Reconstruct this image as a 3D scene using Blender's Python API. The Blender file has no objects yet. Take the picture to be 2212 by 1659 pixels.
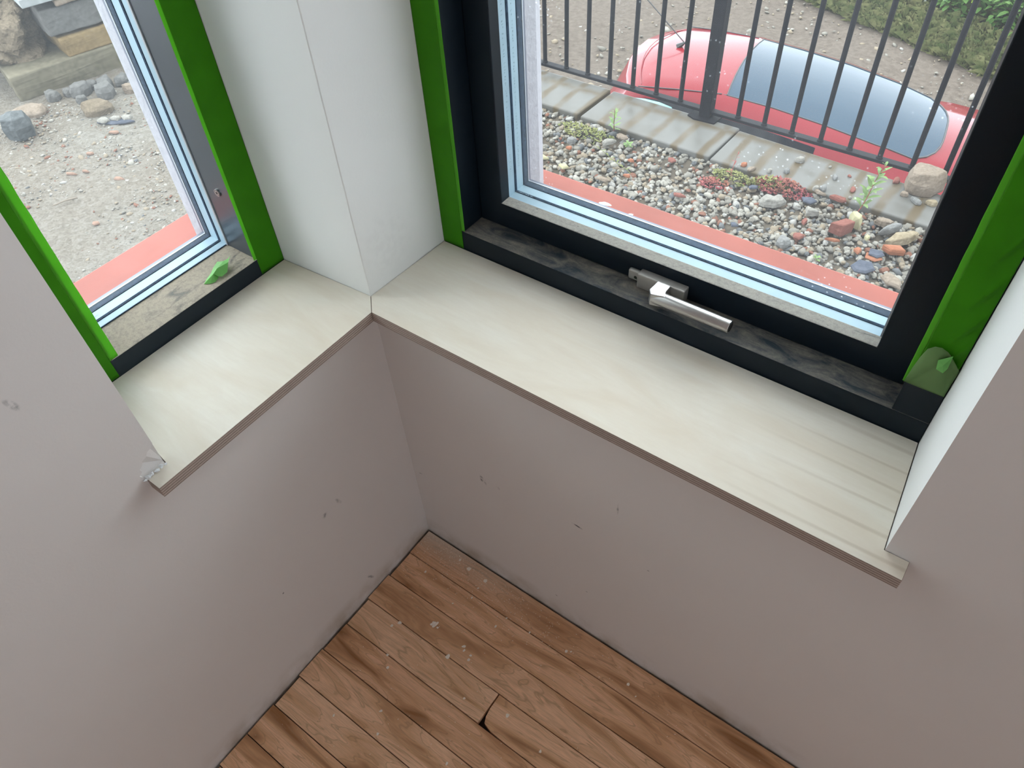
import bpy, bmesh, math, random
import numpy as np
from mathutils import Vector, Matrix, noise
random.seed(7); RNG = np.random.default_rng(7)
PI = math.pi
sc = bpy.context.scene
C = sc.collection

# ------------------------------------------------------------------ camera
cd = bpy.data.cameras.new('camera'); cam = bpy.data.objects.new('camera', cd); C.objects.link(cam)
cam.location = (0.6403, -0.4963, 1.2691); cam.rotation_mode = 'XYZ'
cam.rotation_euler = (0.7362, 0.0494, 0.6287)
cd.sensor_fit = 'HORIZONTAL'; cd.sensor_width = 36.0; cd.lens = 1624.15 / 2212 * 36.0
cd.clip_start = 0.01; cd.clip_end = 200
sc.camera = cam

# ------------------------------------------------------------------ world, lights, exposure
sc.view_settings.view_transform = 'Standard'; sc.view_settings.look = 'None'
sc.view_settings.gamma = 1.0; sc.view_settings.use_curve_mapping = False
sc.view_settings.exposure = 0.0
SKY = 5.6
w = bpy.data.worlds.new('overcast_sky'); sc.world = w; w.use_nodes = True
nt = w.node_tree; nt.nodes.clear()
wo = nt.nodes.new('ShaderNodeOutputWorld'); bg = nt.nodes.new('ShaderNodeBackground')
tc = nt.nodes.new('ShaderNodeTexCoord'); sx = nt.nodes.new('ShaderNodeSeparateXYZ')
cr = nt.nodes.new('ShaderNodeValToRGB')
nt.links.new(tc.outputs['Generated'], sx.inputs[0]); nt.links.new(sx.outputs['Z'], cr.inputs[0])
cr.color_ramp.elements[0].position = 0.0; cr.color_ramp.elements[0].color = (0.76, 0.81, 0.88, 1)
cr.color_ramp.elements[1].position = 0.9; cr.color_ramp.elements[1].color = (0.94, 0.97, 1.0, 1)
nz = nt.nodes.new('ShaderNodeTexNoise'); nz.inputs['Scale'].default_value = 3.0; nz.inputs['Detail'].default_value = 4
mp = nt.nodes.new('ShaderNodeMapRange'); mp.inputs['To Min'].default_value = 0.82; mp.inputs['To Max'].default_value = 1.18
mm = nt.nodes.new('ShaderNodeMixRGB'); mm.blend_type = 'MULTIPLY'; mm.inputs[0].default_value = 1
nt.links.new(tc.outputs['Generated'], nz.inputs['Vector']); nt.links.new(nz.outputs['Fac'], mp.inputs['Value'])
nt.links.new(cr.outputs[0], mm.inputs[1]); nt.links.new(mp.outputs[0], mm.inputs[2])
m2 = nt.nodes.new('ShaderNodeMapRange'); m2.inputs['From Min'].default_value = -1; m2.inputs['From Max'].default_value = 1
m2.inputs['To Min'].default_value = 1.40; m2.inputs['To Max'].default_value = .70; nt.links.new(sx.outputs['X'], m2.inputs['Value'])
m3 = nt.nodes.new('ShaderNodeMixRGB'); m3.blend_type = 'MULTIPLY'; m3.inputs[0].default_value = 1
nt.links.new(mm.outputs[0], m3.inputs[1]); nt.links.new(m2.outputs[0], m3.inputs[2]); nt.links.new(m3.outputs[0], bg.inputs['Color']); bg.inputs['Strength'].default_value = SKY
nt.links.new(bg.outputs[0], wo.inputs[0])

def area(name, loc, rot, sx_, sy_, power, col):
    l = bpy.data.lights.new(name, 'AREA'); l.shape = 'RECTANGLE'; l.size = sx_; l.size_y = sy_
    l.energy = power; l.color = col
    o = bpy.data.objects.new(name, l); C.objects.link(o); o.location = loc; o.rotation_euler = rot
    return o
# daylight entering by the room's other window (in the wall to the right)
area('side_window_daylight', (2.97, -1.75, 1.45), (0, math.radians(90), 0), 1.05, 1.05, 5, (0.86, 0.92, 1.0))
area('warm_back_fill', (1.3, -2.96, 1.2), (math.radians(90), 0, 0), 1.6, 2.0, 0.25, (1.0, 0.86, 0.74))  # added warm fill lamp; the back wall behind it has no opening

# ------------------------------------------------------------------ material helpers
def M(name):
    m = bpy.data.materials.new(name); m.use_nodes = True
    return m, m.node_tree, m.node_tree.nodes['Principled BSDF']
def N(nt, t, **kw):
    n = nt.nodes.new('ShaderNode' + t)
    for k, v in kw.items():
        if k in n.inputs: n.inputs[k].default_value = v
        else: setattr(n, k, v)
    return n
def L(nt, a, b): nt.links.new(a, b)
def mapping(nt, scale=(1, 1, 1), rot=(0, 0, 0), coord='Object'):
    t = N(nt, 'TexCoord'); m = N(nt, 'Mapping'); m.inputs['Scale'].default_value = scale
    m.inputs['Rotation'].default_value = rot; L(nt, t.outputs[coord], m.inputs[0]); return m.outputs[0]
def ramp(nt, fac, stops):
    r = N(nt, 'ValToRGB'); L(nt, fac, r.inputs[0]); e = r.color_ramp.elements
    while len(e) < len(stops): e.new(0.5)
    for i, (p, c) in enumerate(stops):
        e[i].position = p; e[i].color = (*c, 1) if len(c) == 3 else c
    return r.outputs[0]
def noise_n(nt, vec, scale, detail=6, rough=0.55, dist=0.0):
    n = N(nt, 'TexNoise'); n.inputs['Scale'].default_value = scale; n.inputs['Detail'].default_value = detail
    n.inputs['Roughness'].default_value = rough; n.inputs['Distortion'].default_value = dist
    L(nt, vec, n.inputs['Vector']); return n.outputs['Fac']
def mix(nt, fac, a, b, mode='MIX'):
    m = N(nt, 'MixRGB', blend_type=mode)
    for i, v in ((0, fac), (1, a), (2, b)):
        if hasattr(v, 'links'): L(nt, v, m.inputs[i])
        elif i == 0: m.inputs[0].default_value = v
        else: m.inputs[i].default_value = (*v, 1)
    return m.outputs[0]
def math_n(nt, op, a, b=None, clamp=False):
    m = N(nt, 'Math', operation=op, use_clamp=clamp)
    for i, v in ((0, a), (1, b)):
        if v is None: continue
        if hasattr(v, 'links'): L(nt, v, m.inputs[i])
        else: m.inputs[i].default_value = v
    return m.outputs[0]
def bump(nt, bs, h, strength, dist=0.002):
    b = N(nt, 'Bump'); b.inputs['Strength'].default_value = strength; b.inputs['Distance'].default_value = dist
    L(nt, h, b.inputs['Height']); L(nt, b.outputs[0], bs.inputs['Normal'])
def simple(name, col, rough=0.6, metal=0.0, var=0.12, scale=40, bmp=0.0, bdist=0.002, spec=0.5, world=False):
    m, t, b = M(name)
    v = mapping(t); f = noise_n(t, v, scale)
    lo = tuple(max(0, c * (1 - var)) for c in col); hi = tuple(min(1, c * (1 + var)) for c in col)
    L(t, ramp(t, f, [(0.3, lo), (0.7, hi)]), b.inputs['Base Color'])
    b.inputs['Roughness'].default_value = rough; b.inputs['Metallic'].default_value = metal
    b.inputs['Specular IOR Level'].default_value = spec
    if bmp: bump(t, b, f, bmp, bdist)
    return m

# wall paint with scuffs at given spots (real pencil and scuff marks on the plaster)
def wall_paint(name, col, spots, dirt=True):
    m, t, b = M(name)
    v = mapping(t)
    f = noise_n(t, v, 3.0, 3); g = noise_n(t, v, 260, 3)
    base = ramp(t, f, [(0.3, tuple(c * 0.96 for c in col)), (0.7, col)])
    wn = noise_n(t, v, 90, 3, 0.6)
    for (c, r, s) in spots:      # centre, half extents, strength
        mpn = N(t, 'Mapping', vector_type='TEXTURE'); L(t, v, mpn.inputs[0])
        mpn.inputs['Location'].default_value = c; mpn.inputs['Rotation'].default_value = r[3:] if len(r) > 3 else (0, 0, 0)
        mpn.inputs['Scale'].default_value = r[:3]
        ln = N(t, 'VectorMath', operation='LENGTH'); L(t, mpn.outputs[0], ln.inputs[0])
        k = math_n(t, 'SUBTRACT', 1.0, ln.outputs['Value'], True)
        k = math_n(t, 'MULTIPLY', k, math_n(t, 'MULTIPLY', math_n(t, 'SUBTRACT', wn, 0.42, True), 9.0), True)
        k = math_n(t, 'MULTIPLY', k, s, True)
        base = mix(t, k, base, (0.10, 0.10, 0.11))
    if dirt:                     # grubby band of floor-finish splashes just above the boards
        sp = N(t, 'SeparateXYZ'); L(t, v, sp.inputs[0])
        k = N(t, 'MapRange'); L(t, sp.outputs['Z'], k.inputs[0])
        k.inputs[1].default_value = 0.05; k.inputs[2].default_value = 0.0; k.inputs[3].default_value = 0.0; k.inputs[4].default_value = 0.8
        kk = math_n(t, 'MULTIPLY', k.outputs[0], ramp(t, noise_n(t, v, 14, 5), [(0.4, (0, 0, 0)), (0.7, (1, 1, 1))]), True)
        base = mix(t, kk, base, (0.30, 0.22, 0.13))
    L(t, base, b.inputs['Base Color']); b.inputs['Roughness'].default_value = 0.75
    b.inputs['Specular IOR Level'].default_value = 0.25
    bump(t, b, g, 0.12, 0.0008)
    return m
WALL = (0.70, 0.665, 0.645)
m_wall_l = wall_paint('painted_plaster_left', WALL, [((0, -.158, .295), (.02, .004, .012, .4, 0, 0), .5), ((0, -.188, .292), (.02, .006, .007), .7),
        ((0, -.154, .045), (.02, .004, .016, .5, 0, 0), .6), ((0, -.42, .78), (.02, .004, .012, .3, 0, 0), .6), ((0, -.30, .22), (.02, .002, .002), 1)])
m_wall_r = wall_paint('painted_plaster_right', WALL, [((.161, 0, .298), (.004, .02, .010), .9), ((.168, 0, .293), (.0035, .02, .008), .7), ((.193, 0, .298), (.0045, .02, .005), .8),
        ((.339, 0, .320), (.012, .02, .0022, 0, .1, 0), 1), ((.017, 0, .197), (.007, .02, .002, 0, -.3, 0), .9), ((.40, 0, .418), (.002, .02, .014), .5), ((.455, 0, .311), (.003, .02, .002), .9),
        ((.36, 0, .14), (.003, .02, .002), .7), ((.30, 0, .06), (.003, .02, .002), .8)])
m_reveal = wall_paint('painted_reveal', (0.78, 0.79, 0.775), [((.003, .045, .66), (.02, .06, .06), .04)], False)
m_render = simple('white_masonry_paint', (0.36, 0.36, 0.39), 0.8, spec=.1, var=.06, scale=120, bmp=.6, bdist=.003)
m_ceiling = simple('ceiling_paint', (0.78, 0.77, 0.75), 0.9, var=.02)

def birch(name, rotz, ox):
    m, t, b = M(name)
    v = mapping(t, (1.5, 5, 5), (0, 0, rotz)); v2 = mapping(t, (2.2, 18, 18), (0, 0, rotz))
    f = noise_n(t, v, 3.2, 6, .55, .8); f2 = noise_n(t, v2, 9, 8, .7, .4)
    base = ramp(t, f, [(0.28, (0.69, 0.61, 0.50)), (0.55, (0.75, 0.70, 0.61)), (0.75, (0.77, 0.735, 0.665))])
    base = mix(t, ramp(t, f2, [(.36, (.3, .3, .3)), (.6, (0, 0, 0))]), base, (0.66, 0.59, 0.50))
    # dark growth-ring streaks near the right end of the board
    vs = mapping(t, (.8, 8, 8), (0, 0, rotz)); st = N(t, 'TexWave', wave_type='BANDS', bands_direction='Y')
    st.inputs['Scale'].default_value = 1.3; st.inputs['Distortion'].default_value = 9; st.inputs['Detail'].default_value = 3; st.inputs['Detail Scale'].default_value = .6
    L(t, vs, st.inputs[0])
    sp = N(t, 'SeparateXYZ'); L(t, mapping(t), sp.inputs[0])
    k = N(t, 'MapRange'); L(t, sp.outputs['X'], k.inputs[0]); k.inputs[1].default_value = ox; k.inputs[2].default_value = ox + .16
    kk = math_n(t, 'MULTIPLY', ramp(t, st.outputs['Fac'], [(.90, (0, 0, 0)), (1, (1, 1, 1))]), k.outputs[0], True)
    base = mix(t, math_n(t, 'MULTIPLY', kk, .30), base, (0.35, 0.26, 0.17))
    L(t, base, b.inputs['Base Color']); b.inputs['Roughness'].default_value = 0.5
    b.inputs['Specular IOR Level'].default_value = 0.3
    return m
m_birch_r = birch('birch_face_right', 0, .50); m_birch_l = birch('birch_face_left', PI / 2, 5)
def plyedge():
    m, t, b = M('plywood_edge')
    s = N(t, 'SeparateXYZ'); L(t, mapping(t), s.inputs[0])
    k = math_n(t, 'MULTIPLY', math_n(t, 'SUBTRACT', s.outputs['Z'], .5840), 1 / .016)
    jit = math_n(t, 'MULTIPLY', math_n(t, 'SUBTRACT', noise_n(t, mapping(t, (1, 1, 3)), 12, 2), .5), .03)
    k = math_n(t, 'ADD', k, jit)
    st = []
    for i in range(9):
        c = (0.50, 0.41, 0.36) if i % 2 else (0.20, 0.145, 0.12)
        st.append((i / 9 + (.02 if i else 0), c))
    st.append((.985, (.5, .42, .34)))
    r = N(t, 'ValToRGB'); r.color_ramp.interpolation = 'CONSTANT'; L(t, k, r.inputs[0])
    e = r.color_ramp.elements
    while len(e) < len(st): e.new(.5)
    for i, (p, c) in enumerate(st): e[i].position = p; e[i].color = (*c, 1)
    g = noise_n(t, mapping(t, (40, 40, 300)), 5, 3)
    L(t, mix(t, .35, r.outputs[0], ramp(t, g, [(.3, (.2, .15, .12)), (.7, (.5, .41, .36))])), b.inputs['Base Color'])
    b.inputs['Roughness'].default_value = .8
    return m
m_edge = plyedge()

def frame_mat(name, col, dust_col, amount, scale):
    """dark powder-coated metal; pale building dust lies on its level faces"""
    m, t, b = M(name)
    v = mapping(t)
    n1 = noise_n(t, mapping(t, scale), 9, 7, .65, 1.2); n2 = noise_n(t, v, 220, 3, .6); n3 = noise_n(t, v, 900, 2)
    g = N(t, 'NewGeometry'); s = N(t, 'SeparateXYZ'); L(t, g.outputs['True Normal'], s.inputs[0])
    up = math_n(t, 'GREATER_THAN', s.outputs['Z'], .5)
    k = ramp(t, n1, [(amount[0], (0, 0, 0)), (amount[1], (1, 1, 1))])
    k = math_n(t, 'MULTIPLY', math_n(t, 'MULTIPLY', k, up), math_n(t, 'ADD', .45, n2), True)
    dc = ramp(t, n3, [(.3, tuple(c * .75 for c in dust_col)), (.75, dust_col)])
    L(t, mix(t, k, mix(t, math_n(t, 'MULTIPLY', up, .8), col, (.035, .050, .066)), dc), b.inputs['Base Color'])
    r = N(t, 'MapRange'); L(t, k, r.inputs[0]); r.inputs[3].default_value = .42; r.inputs[4].default_value = .95
    L(t, r.outputs[0], b.inputs['Roughness']); b.inputs['Specular IOR Level'].default_value = .22
    return m
BLK = (0.006, 0.012, 0.019)
m_frame_r = frame_mat('anthracite_frame_right', BLK, (0.40, 0.355, 0.29), (.36, .82), (1.8, 5, 5))
m_sash = frame_mat('anthracite_sash', BLK, (0.42, 0.40, 0.36), (.22, .42), (4, 20, 4))
m_frame_l = frame_mat('anthracite_frame_left', (0.016, 0.024, 0.032), (0.50, 0.435, 0.345), (.22, .46), (5, 2, 5))
m_jamb_l = simple('sky_tinted_jamb', (0.05, 0.065, 0.085), .28, .2, .05, 30, spec=.8)  # frame colour lightened to grey-blue for the reflected sky
m_spacer = simple('pale_blue_spacer', (0.36, 0.49, 0.57), .5, .1, .06, 20, spec=.3)
m_gasket = simple('dark_rubber_gasket', (0.035, 0.055, 0.085), .85, 0, .4, 300, spec=.1)
m_outer = simple('grey_blue_outer_frame', (0.13, 0.145, 0.19), .4, .2, .1, 30)
m_bright = simple('bare_aluminium_edge', (0.5, 0.55, 0.6), .3, .3, .03)
m_print = simple('faded_print', (0.26, 0.36, 0.42), .6, 0, .2, 200)
m_bead = simple('grey_bead', (0.42, 0.45, 0.48), .4, .2, .05)

def glass(name, haze, specks):
    m = bpy.data.materials.new(name); m.use_nodes = True; t = m.node_tree; t.nodes.clear()
    o = N(t, 'OutputMaterial'); tr = N(t, 'BsdfTransparent'); tr.inputs[0].default_value = (.985, .993, .990, 1)
    gl = N(t, 'BsdfGlossy'); gl.inputs['Roughness'].default_value = .02; gl.inputs[0].default_value = (1, 1, 1, 1)
    fr = N(t, 'Fresnel'); fr.inputs[0].default_value = 1.3
    k = math_n(t, 'MULTIPLY', fr.outputs[0], .3)
    a = N(t, 'MixShader'); L(t, k, a.inputs[0]); L(t, tr.outputs[0], a.inputs[1]); L(t, gl.outputs[0], a.inputs[2])
    if haze:
        tl = N(t, 'BsdfTranslucent'); tl.inputs[0].default_value = (.86, .91, .95, 1)
        v = mapping(t)
        sm = ramp(t, noise_n(t, v, 5, 5, .6), [(.3, (haze * .7,) * 3), (.75, (haze * 1.25,) * 3)])
        if specks:
            vo = N(t, 'TexVoronoi'); vo.inputs['Scale'].default_value = 150; L(t, v, vo.inputs['Vector'])
            sp = ramp(t, vo.outputs['Distance'], [(.10, (.3, .3, .3)), (.2, (0, 0, 0))])
            msk = ramp(t, noise_n(t, v, 12, 3), [(.54, (0, 0, 0)), (.66, (1, 1, 1))])
            sm = math_n(t, 'ADD', sm, math_n(t, 'MULTIPLY', sp, msk), True)
        b2 = N(t, 'MixShader'); L(t, sm, b2.inputs[0]); L(t, a.outputs[0], b2.inputs[1]); L(t, tl.outputs[0], b2.inputs[2])
        a = b2
    L(t, a.outputs[0], o.inputs[0]); return m
m_glass = glass('clear_glass', 0, False); m_glass_dirty = glass('dusty_glass', .016, True); m_glass_dl = glass('hazy_glass_left', .022, False)

def tape(name, col, tcol, bmp, scale=(3, 3, 3)):
    m = bpy.data.materials.new(name); m.use_nodes = True; t = m.node_tree; t.nodes.clear()
    o = N(t, 'OutputMaterial'); b = N(t, 'BsdfPrincipled'); b.inputs['Roughness'].default_value = .38
    v = mapping(t, scale); f = noise_n(t, v, 8, 4)
    c = ramp(t, f, [(.3, tuple(x * .82 for x in col)), (.7, col)])
    L(t, c, b.inputs['Base Color']); b.inputs['Specular IOR Level'].default_value = .12
    tl = N(t, 'BsdfTranslucent'); tl.inputs[0].default_value = (*tcol, 1)
    if bmp: bump(t, b, noise_n(t, v, 25, 4), bmp, .002)
    mx = N(t, 'MixShader'); mx.inputs[0].default_value = .35
    L(t, b.outputs[0], mx.inputs[1]); L(t, tl.outputs[0], mx.inputs[2]); L(t, mx.outputs[0], o.inputs[0])
    return m
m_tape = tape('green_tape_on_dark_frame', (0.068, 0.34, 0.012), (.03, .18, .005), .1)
m_tape_edge = tape('green_tape_backlit_edge', (0.12, 0.44, 0.035), (.40, .95, .14), .3)  # same tape, paler: backlight glow set into the colour
m_tape_back = tape('green_tape_adhesive_side', (0.22, 0.36, 0.14), (.25, .5, .15), .2)
m_tape_torn = tape('torn_tape', (0.26, 0.62, 0.18), (.3, .7, .2), .2)
m_steel = simple('brushed_steel', (0.50, 0.49, 0.485), .32, 1.0, .08, 60)
m_steel2 = simple('satin_nickel', (0.40, 0.385, 0.36), .42, .55, .05, 60)
m_dark = simple('black_hole', (0.01, 0.01, 0.01), .7)
m_red = simple('red_painted_sill', (0.27, 0.078, 0.058), .5, 0, .12, 9, spec=.1)
m_chip = simple('plaster_flake', (0.90, 0.80, 0.70), .9, 0, .1, 100)
m_plaster = simple('broken_plaster', (0.72, 0.74, 0.76), .9, 0, .1, 200, .6)
m_gapgrey = simple('plaster_shadow_bead', (0.33, 0.34, 0.33), .9)

OUT = 0.40
def rock(name, a, b_, sc_=14, rough=.85, bm_=.6, dist=.006):
    a = tuple(x * OUT for x in a); b_ = tuple(x * OUT for x in b_)
    m, t, b = M(name); v = mapping(t); f = noise_n(t, v, sc_, 8, .65); g = noise_n(t, v, sc_ * 7, 4)
    base = ramp(t, f, [(.3, a), (.68, b_)]); base = mix(t, .25, base, ramp(t, g, [(.35, tuple(x * .5 for x in a)), (.65, tuple(min(1, x * 1.2) for x in b_))]))
    L(t, base, b.inputs['Base Color']); b.inputs['Roughness'].default_value = rough; b.inputs['Specular IOR Level'].default_value = .08
    bump(t, b, f, bm_, dist); return m
m_gv = [rock('gravel_%s' % n, a, b, 60, .8, .4, .002) for n, a, b in (
    ('grey', (.32, .30, .26), (.52, .49, .43)), ('pale', (.50, .47, .41), (.72, .69, .61)), ('buff', (.38, .31, .22), (.56, .47, .36)),
    ('dark', (.18, .19, .20), (.28, .29, .30)), ('white', (.55, .54, .50), (.72, .70, .66)), ('reddish', (.34, .16, .11), (.42, .21, .15)))]
m_soil = rock('gritty_soil', (.16, .13, .10), (.27, .23, .18), 25, .95, .8)
m_sand = None
def sandy():
    m, t, b = M('compacted_sandy_ground'); v = mapping(t)
    big = noise_n(t, v, 1.6, 5); mid = noise_n(t, v, 22, 8, .75); fine = noise_n(t, v, 130, 4, .7)
    base = ramp(t, mid, [(.3, (0.120, 0.100, 0.076)), (.5, (0.200, 0.184, 0.156)), (.68, (0.264, 0.252, 0.228))])
    base = mix(t, ramp(t, big, [(.42, (0, 0, 0)), (.6, (.85, .85, .85))]), base, (.158, .115, .078))
    vo = N(t, 'TexVoronoi'); vo.inputs['Scale'].default_value = 75; L(t, v, vo.inputs['Vector'])
    base = mix(t, .5, base, ramp(t, vo.outputs['Color'], [(.1, (0.096, 0.084, 0.072)), (.5, (0.200, 0.180, 0.152)), (.9, (0.296, 0.284, 0.264))]))
    base = mix(t, .45, base, ramp(t, fine, [(.3, (0.088, 0.076, 0.060)), (.7, (0.280, 0.268, 0.240))]))
    L(t, base, b.inputs['Base Color']); b.inputs['Roughness'].default_value = .95; b.inputs['Specular IOR Level'].default_value = .05
    bump(t, b, math_n(t, 'ADD', mid, fine), .9, .012); return m
m_sand = sandy()
m_lane = rock('worn_lane_surface', (.17, .135, .11), (.34, .285, .24), 22, .9, .9, .02)
m_coping = None
def coping():
    m, t, b = M('wet_stone_coping'); v = mapping(t)
    f = noise_n(t, v, 5, 7, .6, .5); g = noise_n(t, mapping(t, (1, .35, 1)), 9, 3, .5)
    base = ramp(t, f, [(.3, (.075, .070, .060)), (.6, (.120, .118, .112))])
    # rust-brown run-off stripes below each railing bar and along the rail
    s = N(t, 'SeparateXYZ'); L(t, v, s.inputs[0])
    wv = math_n(t, 'SINE', math_n(t, 'MULTIPLY', math_n(t, 'ADD', s.outputs['X'], math_n(t, 'MULTIPLY', g, .05)), 2 * PI / .108))
    k = ramp(t, math_n(t, 'ADD', math_n(t, 'MULTIPLY', wv, .5), .5), [(.66, (0, 0, 0)), (.94, (.95, .95, .95))])
    ln = N(t, 'MapRange'); L(t, math_n(t, 'ABSOLUTE', math_n(t, 'SUBTRACT', s.outputs['Y'], 2.075)), ln.inputs[0]); ln.inputs[1].default_value = .035; ln.inputs[2].default_value = .0; ln.inputs[4].default_value = .9
    k = math_n(t, 'MULTIPLY', math_n(t, 'MAXIMUM', k, ln.outputs[0]), ramp(t, noise_n(t, v, 14, 4), [(.2, (0, 0, 0)), (.5, (1, 1, 1))]), True)
    L(t, mix(t, k, base, (.075, .055, .03)), b.inputs['Base Color'])
    L(t, ramp(t, f, [(.35, (.3,) * 3), (.7, (.6,) * 3)]), b.inputs['Roughness']); b.inputs['Specular IOR Level'].default_value = .18
    bump(t, b, f, .25, .004); return m
m_coping = coping()
m_iron = simple('black_painted_iron', (0.008, 0.008, 0.011), .6, 0, .3, 60, .3, .001, .10)
def floorwood():
    m, t, b = M('oiled_hardwood_boards')
    at = N(t, 'Attribute', attribute_name='rnd'); v = mapping(t)
    add = N(t, 'VectorMath', operation='ADD'); L(t, v, add.inputs[0])
    sc3 = N(t, 'VectorMath', operation='SCALE'); L(t, at.outputs['Vector'], sc3.inputs[0]); sc3.inputs['Scale'].default_value = 7.0; L(t, sc3.outputs[0], add.inputs[1])
    mp_ = N(t, 'Mapping'); mp_.inputs['Scale'].default_value = (1.1, 7.5, 1); L(t, add.outputs[0], mp_.inputs[0])
    n1 = noise_n(t, mp_.outputs[0], 4, 3, .5, 1.0)
    mp2 = N(t, 'Mapping'); mp2.inputs['Scale'].default_value = (3, 45, 1); L(t, add.outputs[0], mp2.inputs[0])
    n2 = noise_n(t, mp2.outputs[0], 10, 6, .7, .3)
    rings = math_n(t, 'FRACT', math_n(t, 'MULTIPLY', n1, 9.0))
    rg = ramp(t, rings, [(0, (.6, .6, .6)), (.12, (0, 0, 0)), (.9, (0, 0, 0)), (1, (.5, .5, .5))])
    base = ramp(t, n1, [(.30, (.34, .15, .06)), (.44, (.72, .40, .22)), (.60, (.92, .56, .355)), (.74, (.68, .375, .205)), (.85, (.5, .27, .14))])
    base = mix(t, rg, base, (.40, .23, .125))
    base = mix(t, ramp(t, n2, [(.35, (.4,) * 3), (.6, (0,) * 3)]), base, (.42, .245, .14))
    s = N(t, 'SeparateXYZ'); L(t, at.outputs['Vector'], s.inputs[0])
    tint = ramp(t, s.outputs['X'], [(0, (.74, .70, .66)), (.5, (1, 1, 1)), (1, (1.0, 1.06, 1.10))])
    base = mix(t, 1.0, base, tint, 'MULTIPLY')
    # plaster dust swept against the right-hand wall
    q = N(t, 'SeparateXYZ'); L(t, v, q.inputs[0])
    k = N(t, 'MapRange'); L(t, q.outputs['Y'], k.inputs[0]); k.inputs[1].default_value = -.05; k.inputs[2].default_value = -.004
    k2 = N(t, 'MapRange'); L(t, q.outputs['X'], k2.inputs[0]); k2.inputs[1].default_value = .30; k2.inputs[2].default_value = .02
    kk = math_n(t, 'MULTIPLY', math_n(t, 'MULTIPLY', k.outputs[0], k2.outputs[0]), math_n(t, 'MULTIPLY', math_n(t, 'ADD', noise_n(t, v, 240, 3), noise_n(t, v, 18, 3)), .9), True)
    base = mix(t, math_n(t, 'MULTIPLY', kk, .8), base, (.72, .62, .52))
    L(t, base, b.inputs['Base Color']); b.inputs['Roughness'].default_value = .55; b.inputs['Specular IOR Level'].default_value = .2
    bump(t, b, n2, .15, .0006); return m
m_floor = floorwood()
m_sub = simple('dark_gap', (.02, .012, .008), .9)
m_carred = simple('red_car_paint', (0.16, 0.007, 0.013), .17, 0, .04, 2, spec=.17)
m_carred.node_tree.nodes['Principled BSDF'].inputs['Coat Weight'].default_value = .12
m_carred.node_tree.nodes['Principled BSDF'].inputs['Coat IOR'].default_value = 1.4
m_carglass = simple('car_window_glass', (0.005, 0.026, 0.050), .05, 0, .05, 2, spec=.18)
m_carglass.node_tree.nodes['Principled BSDF'].inputs['Coat Weight'].default_value = .05
m_carglass.node_tree.nodes['Principled BSDF'].inputs['Coat IOR'].default_value = 1.5
m_sideglass = simple('dark_side_glass', (0.008, 0.009, 0.013), .08, 0, .05, 2, spec=.15)
m_blackplastic = simple('black_trim', (.02, .02, .022), .5)
m_cyan = simple('pale_aqua_reflection', (.2, .38, .38), .4, spec=.2)  # colour of a pale reflection on the car's side window
m_tyre = simple('tyre', (.02, .02, .02), .8)
def leafm(name, a, b_):
    m = bpy.data.materials.new(name); m.use_nodes = True; t = m.node_tree; b = t.nodes['Principled BSDF']
    oi = N(t, 'TexCoord'); f = noise_n(t, oi.outputs['Object'], 9, 5, .6)
    L(t, ramp(t, f, [(.3, a), (.7, b_)]), b.inputs['Base Color']); b.inputs['Roughness'].default_value = .6; b.inputs['Specular IOR Level'].default_value = .1
    return m
m_grass = leafm('grass_blades', (0.040, 0.062, 0.018), (0.155, 0.150, 0.070)); m_leaf = leafm('hedge_leaves', (0.018, 0.045, 0.012), (0.070, 0.135, 0.030))
m_leafy = leafm('bright_leaves', (0.08, 0.22, 0.03), (0.34, 0.36, 0.04)); m_weed = leafm('weed_green', (0.108, 0.189, 0.072), (0.189, 0.248, 0.099))
m_sedum = leafm('sedum_red', (0.220, 0.050, 0.075), (0.250, 0.110, 0.070)); m_yg = leafm('stonecrop_green', (0.113, 0.135, 0.045), (0.216, 0.216, 0.090))

# ------------------------------------------------------------------ object helpers
def ob(name, verts, faces, mats, parent=None, mi=None, smooth=False, bevel=0, seg=2):
    me = bpy.data.meshes.new(name); me.from_pydata([tuple(v) for v in verts], [], faces)
    if not isinstance(mats, (list, tuple)): mats = [mats]
    for m in mats: me.materials.append(m)
    if mi is not None: me.polygons.foreach_set('material_index', mi)
    if smooth: me.polygons.foreach_set('use_smooth', [True] * len(me.polygons))
    me.update()
    o = bpy.data.objects.new(name, me); C.objects.link(o)
    if parent: o.parent = parent
    if bevel:
        bv = o.modifiers.new('bevel', 'BEVEL'); bv.width = bevel; bv.segments = seg; bv.limit_method = 'ANGLE'; bv.angle_limit = math.radians(35)
    return o
def tag(o, label=None, cat=None, group=None, kind=None):
    if label: o['label'] = label
    if cat: o['category'] = cat
    if group: o['group'] = group
    if kind: o['kind'] = kind
    return o
def empty(name, loc, label=None, cat=None, group=None, kind=None):
    o = bpy.data.objects.new(name, None); C.objects.link(o); o.location = loc; o.empty_display_size = .05
    return tag(o, label, cat, group, kind)
def box(a, b):
    x0, y0, z0 = a; x1, y1, z1 = b
    v = [(x0, y0, z0), (x1, y0, z0), (x1, y1, z0), (x0, y1, z0), (x0, y0, z1), (x1, y0, z1), (x1, y1, z1), (x0, y1, z1)]
    return v, [(0, 3, 2, 1), (4, 5, 6, 7), (0, 1, 5, 4), (1, 2, 6, 5), (2, 3, 7, 6), (3, 0, 4, 7)]
def boxes(lst):
    V, F = [], []
    for a, b in lst:
        v, f = box(a, b); n = len(V); V += v; F += [tuple(i + n for i in q) for q in f]
    return V, F
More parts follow.
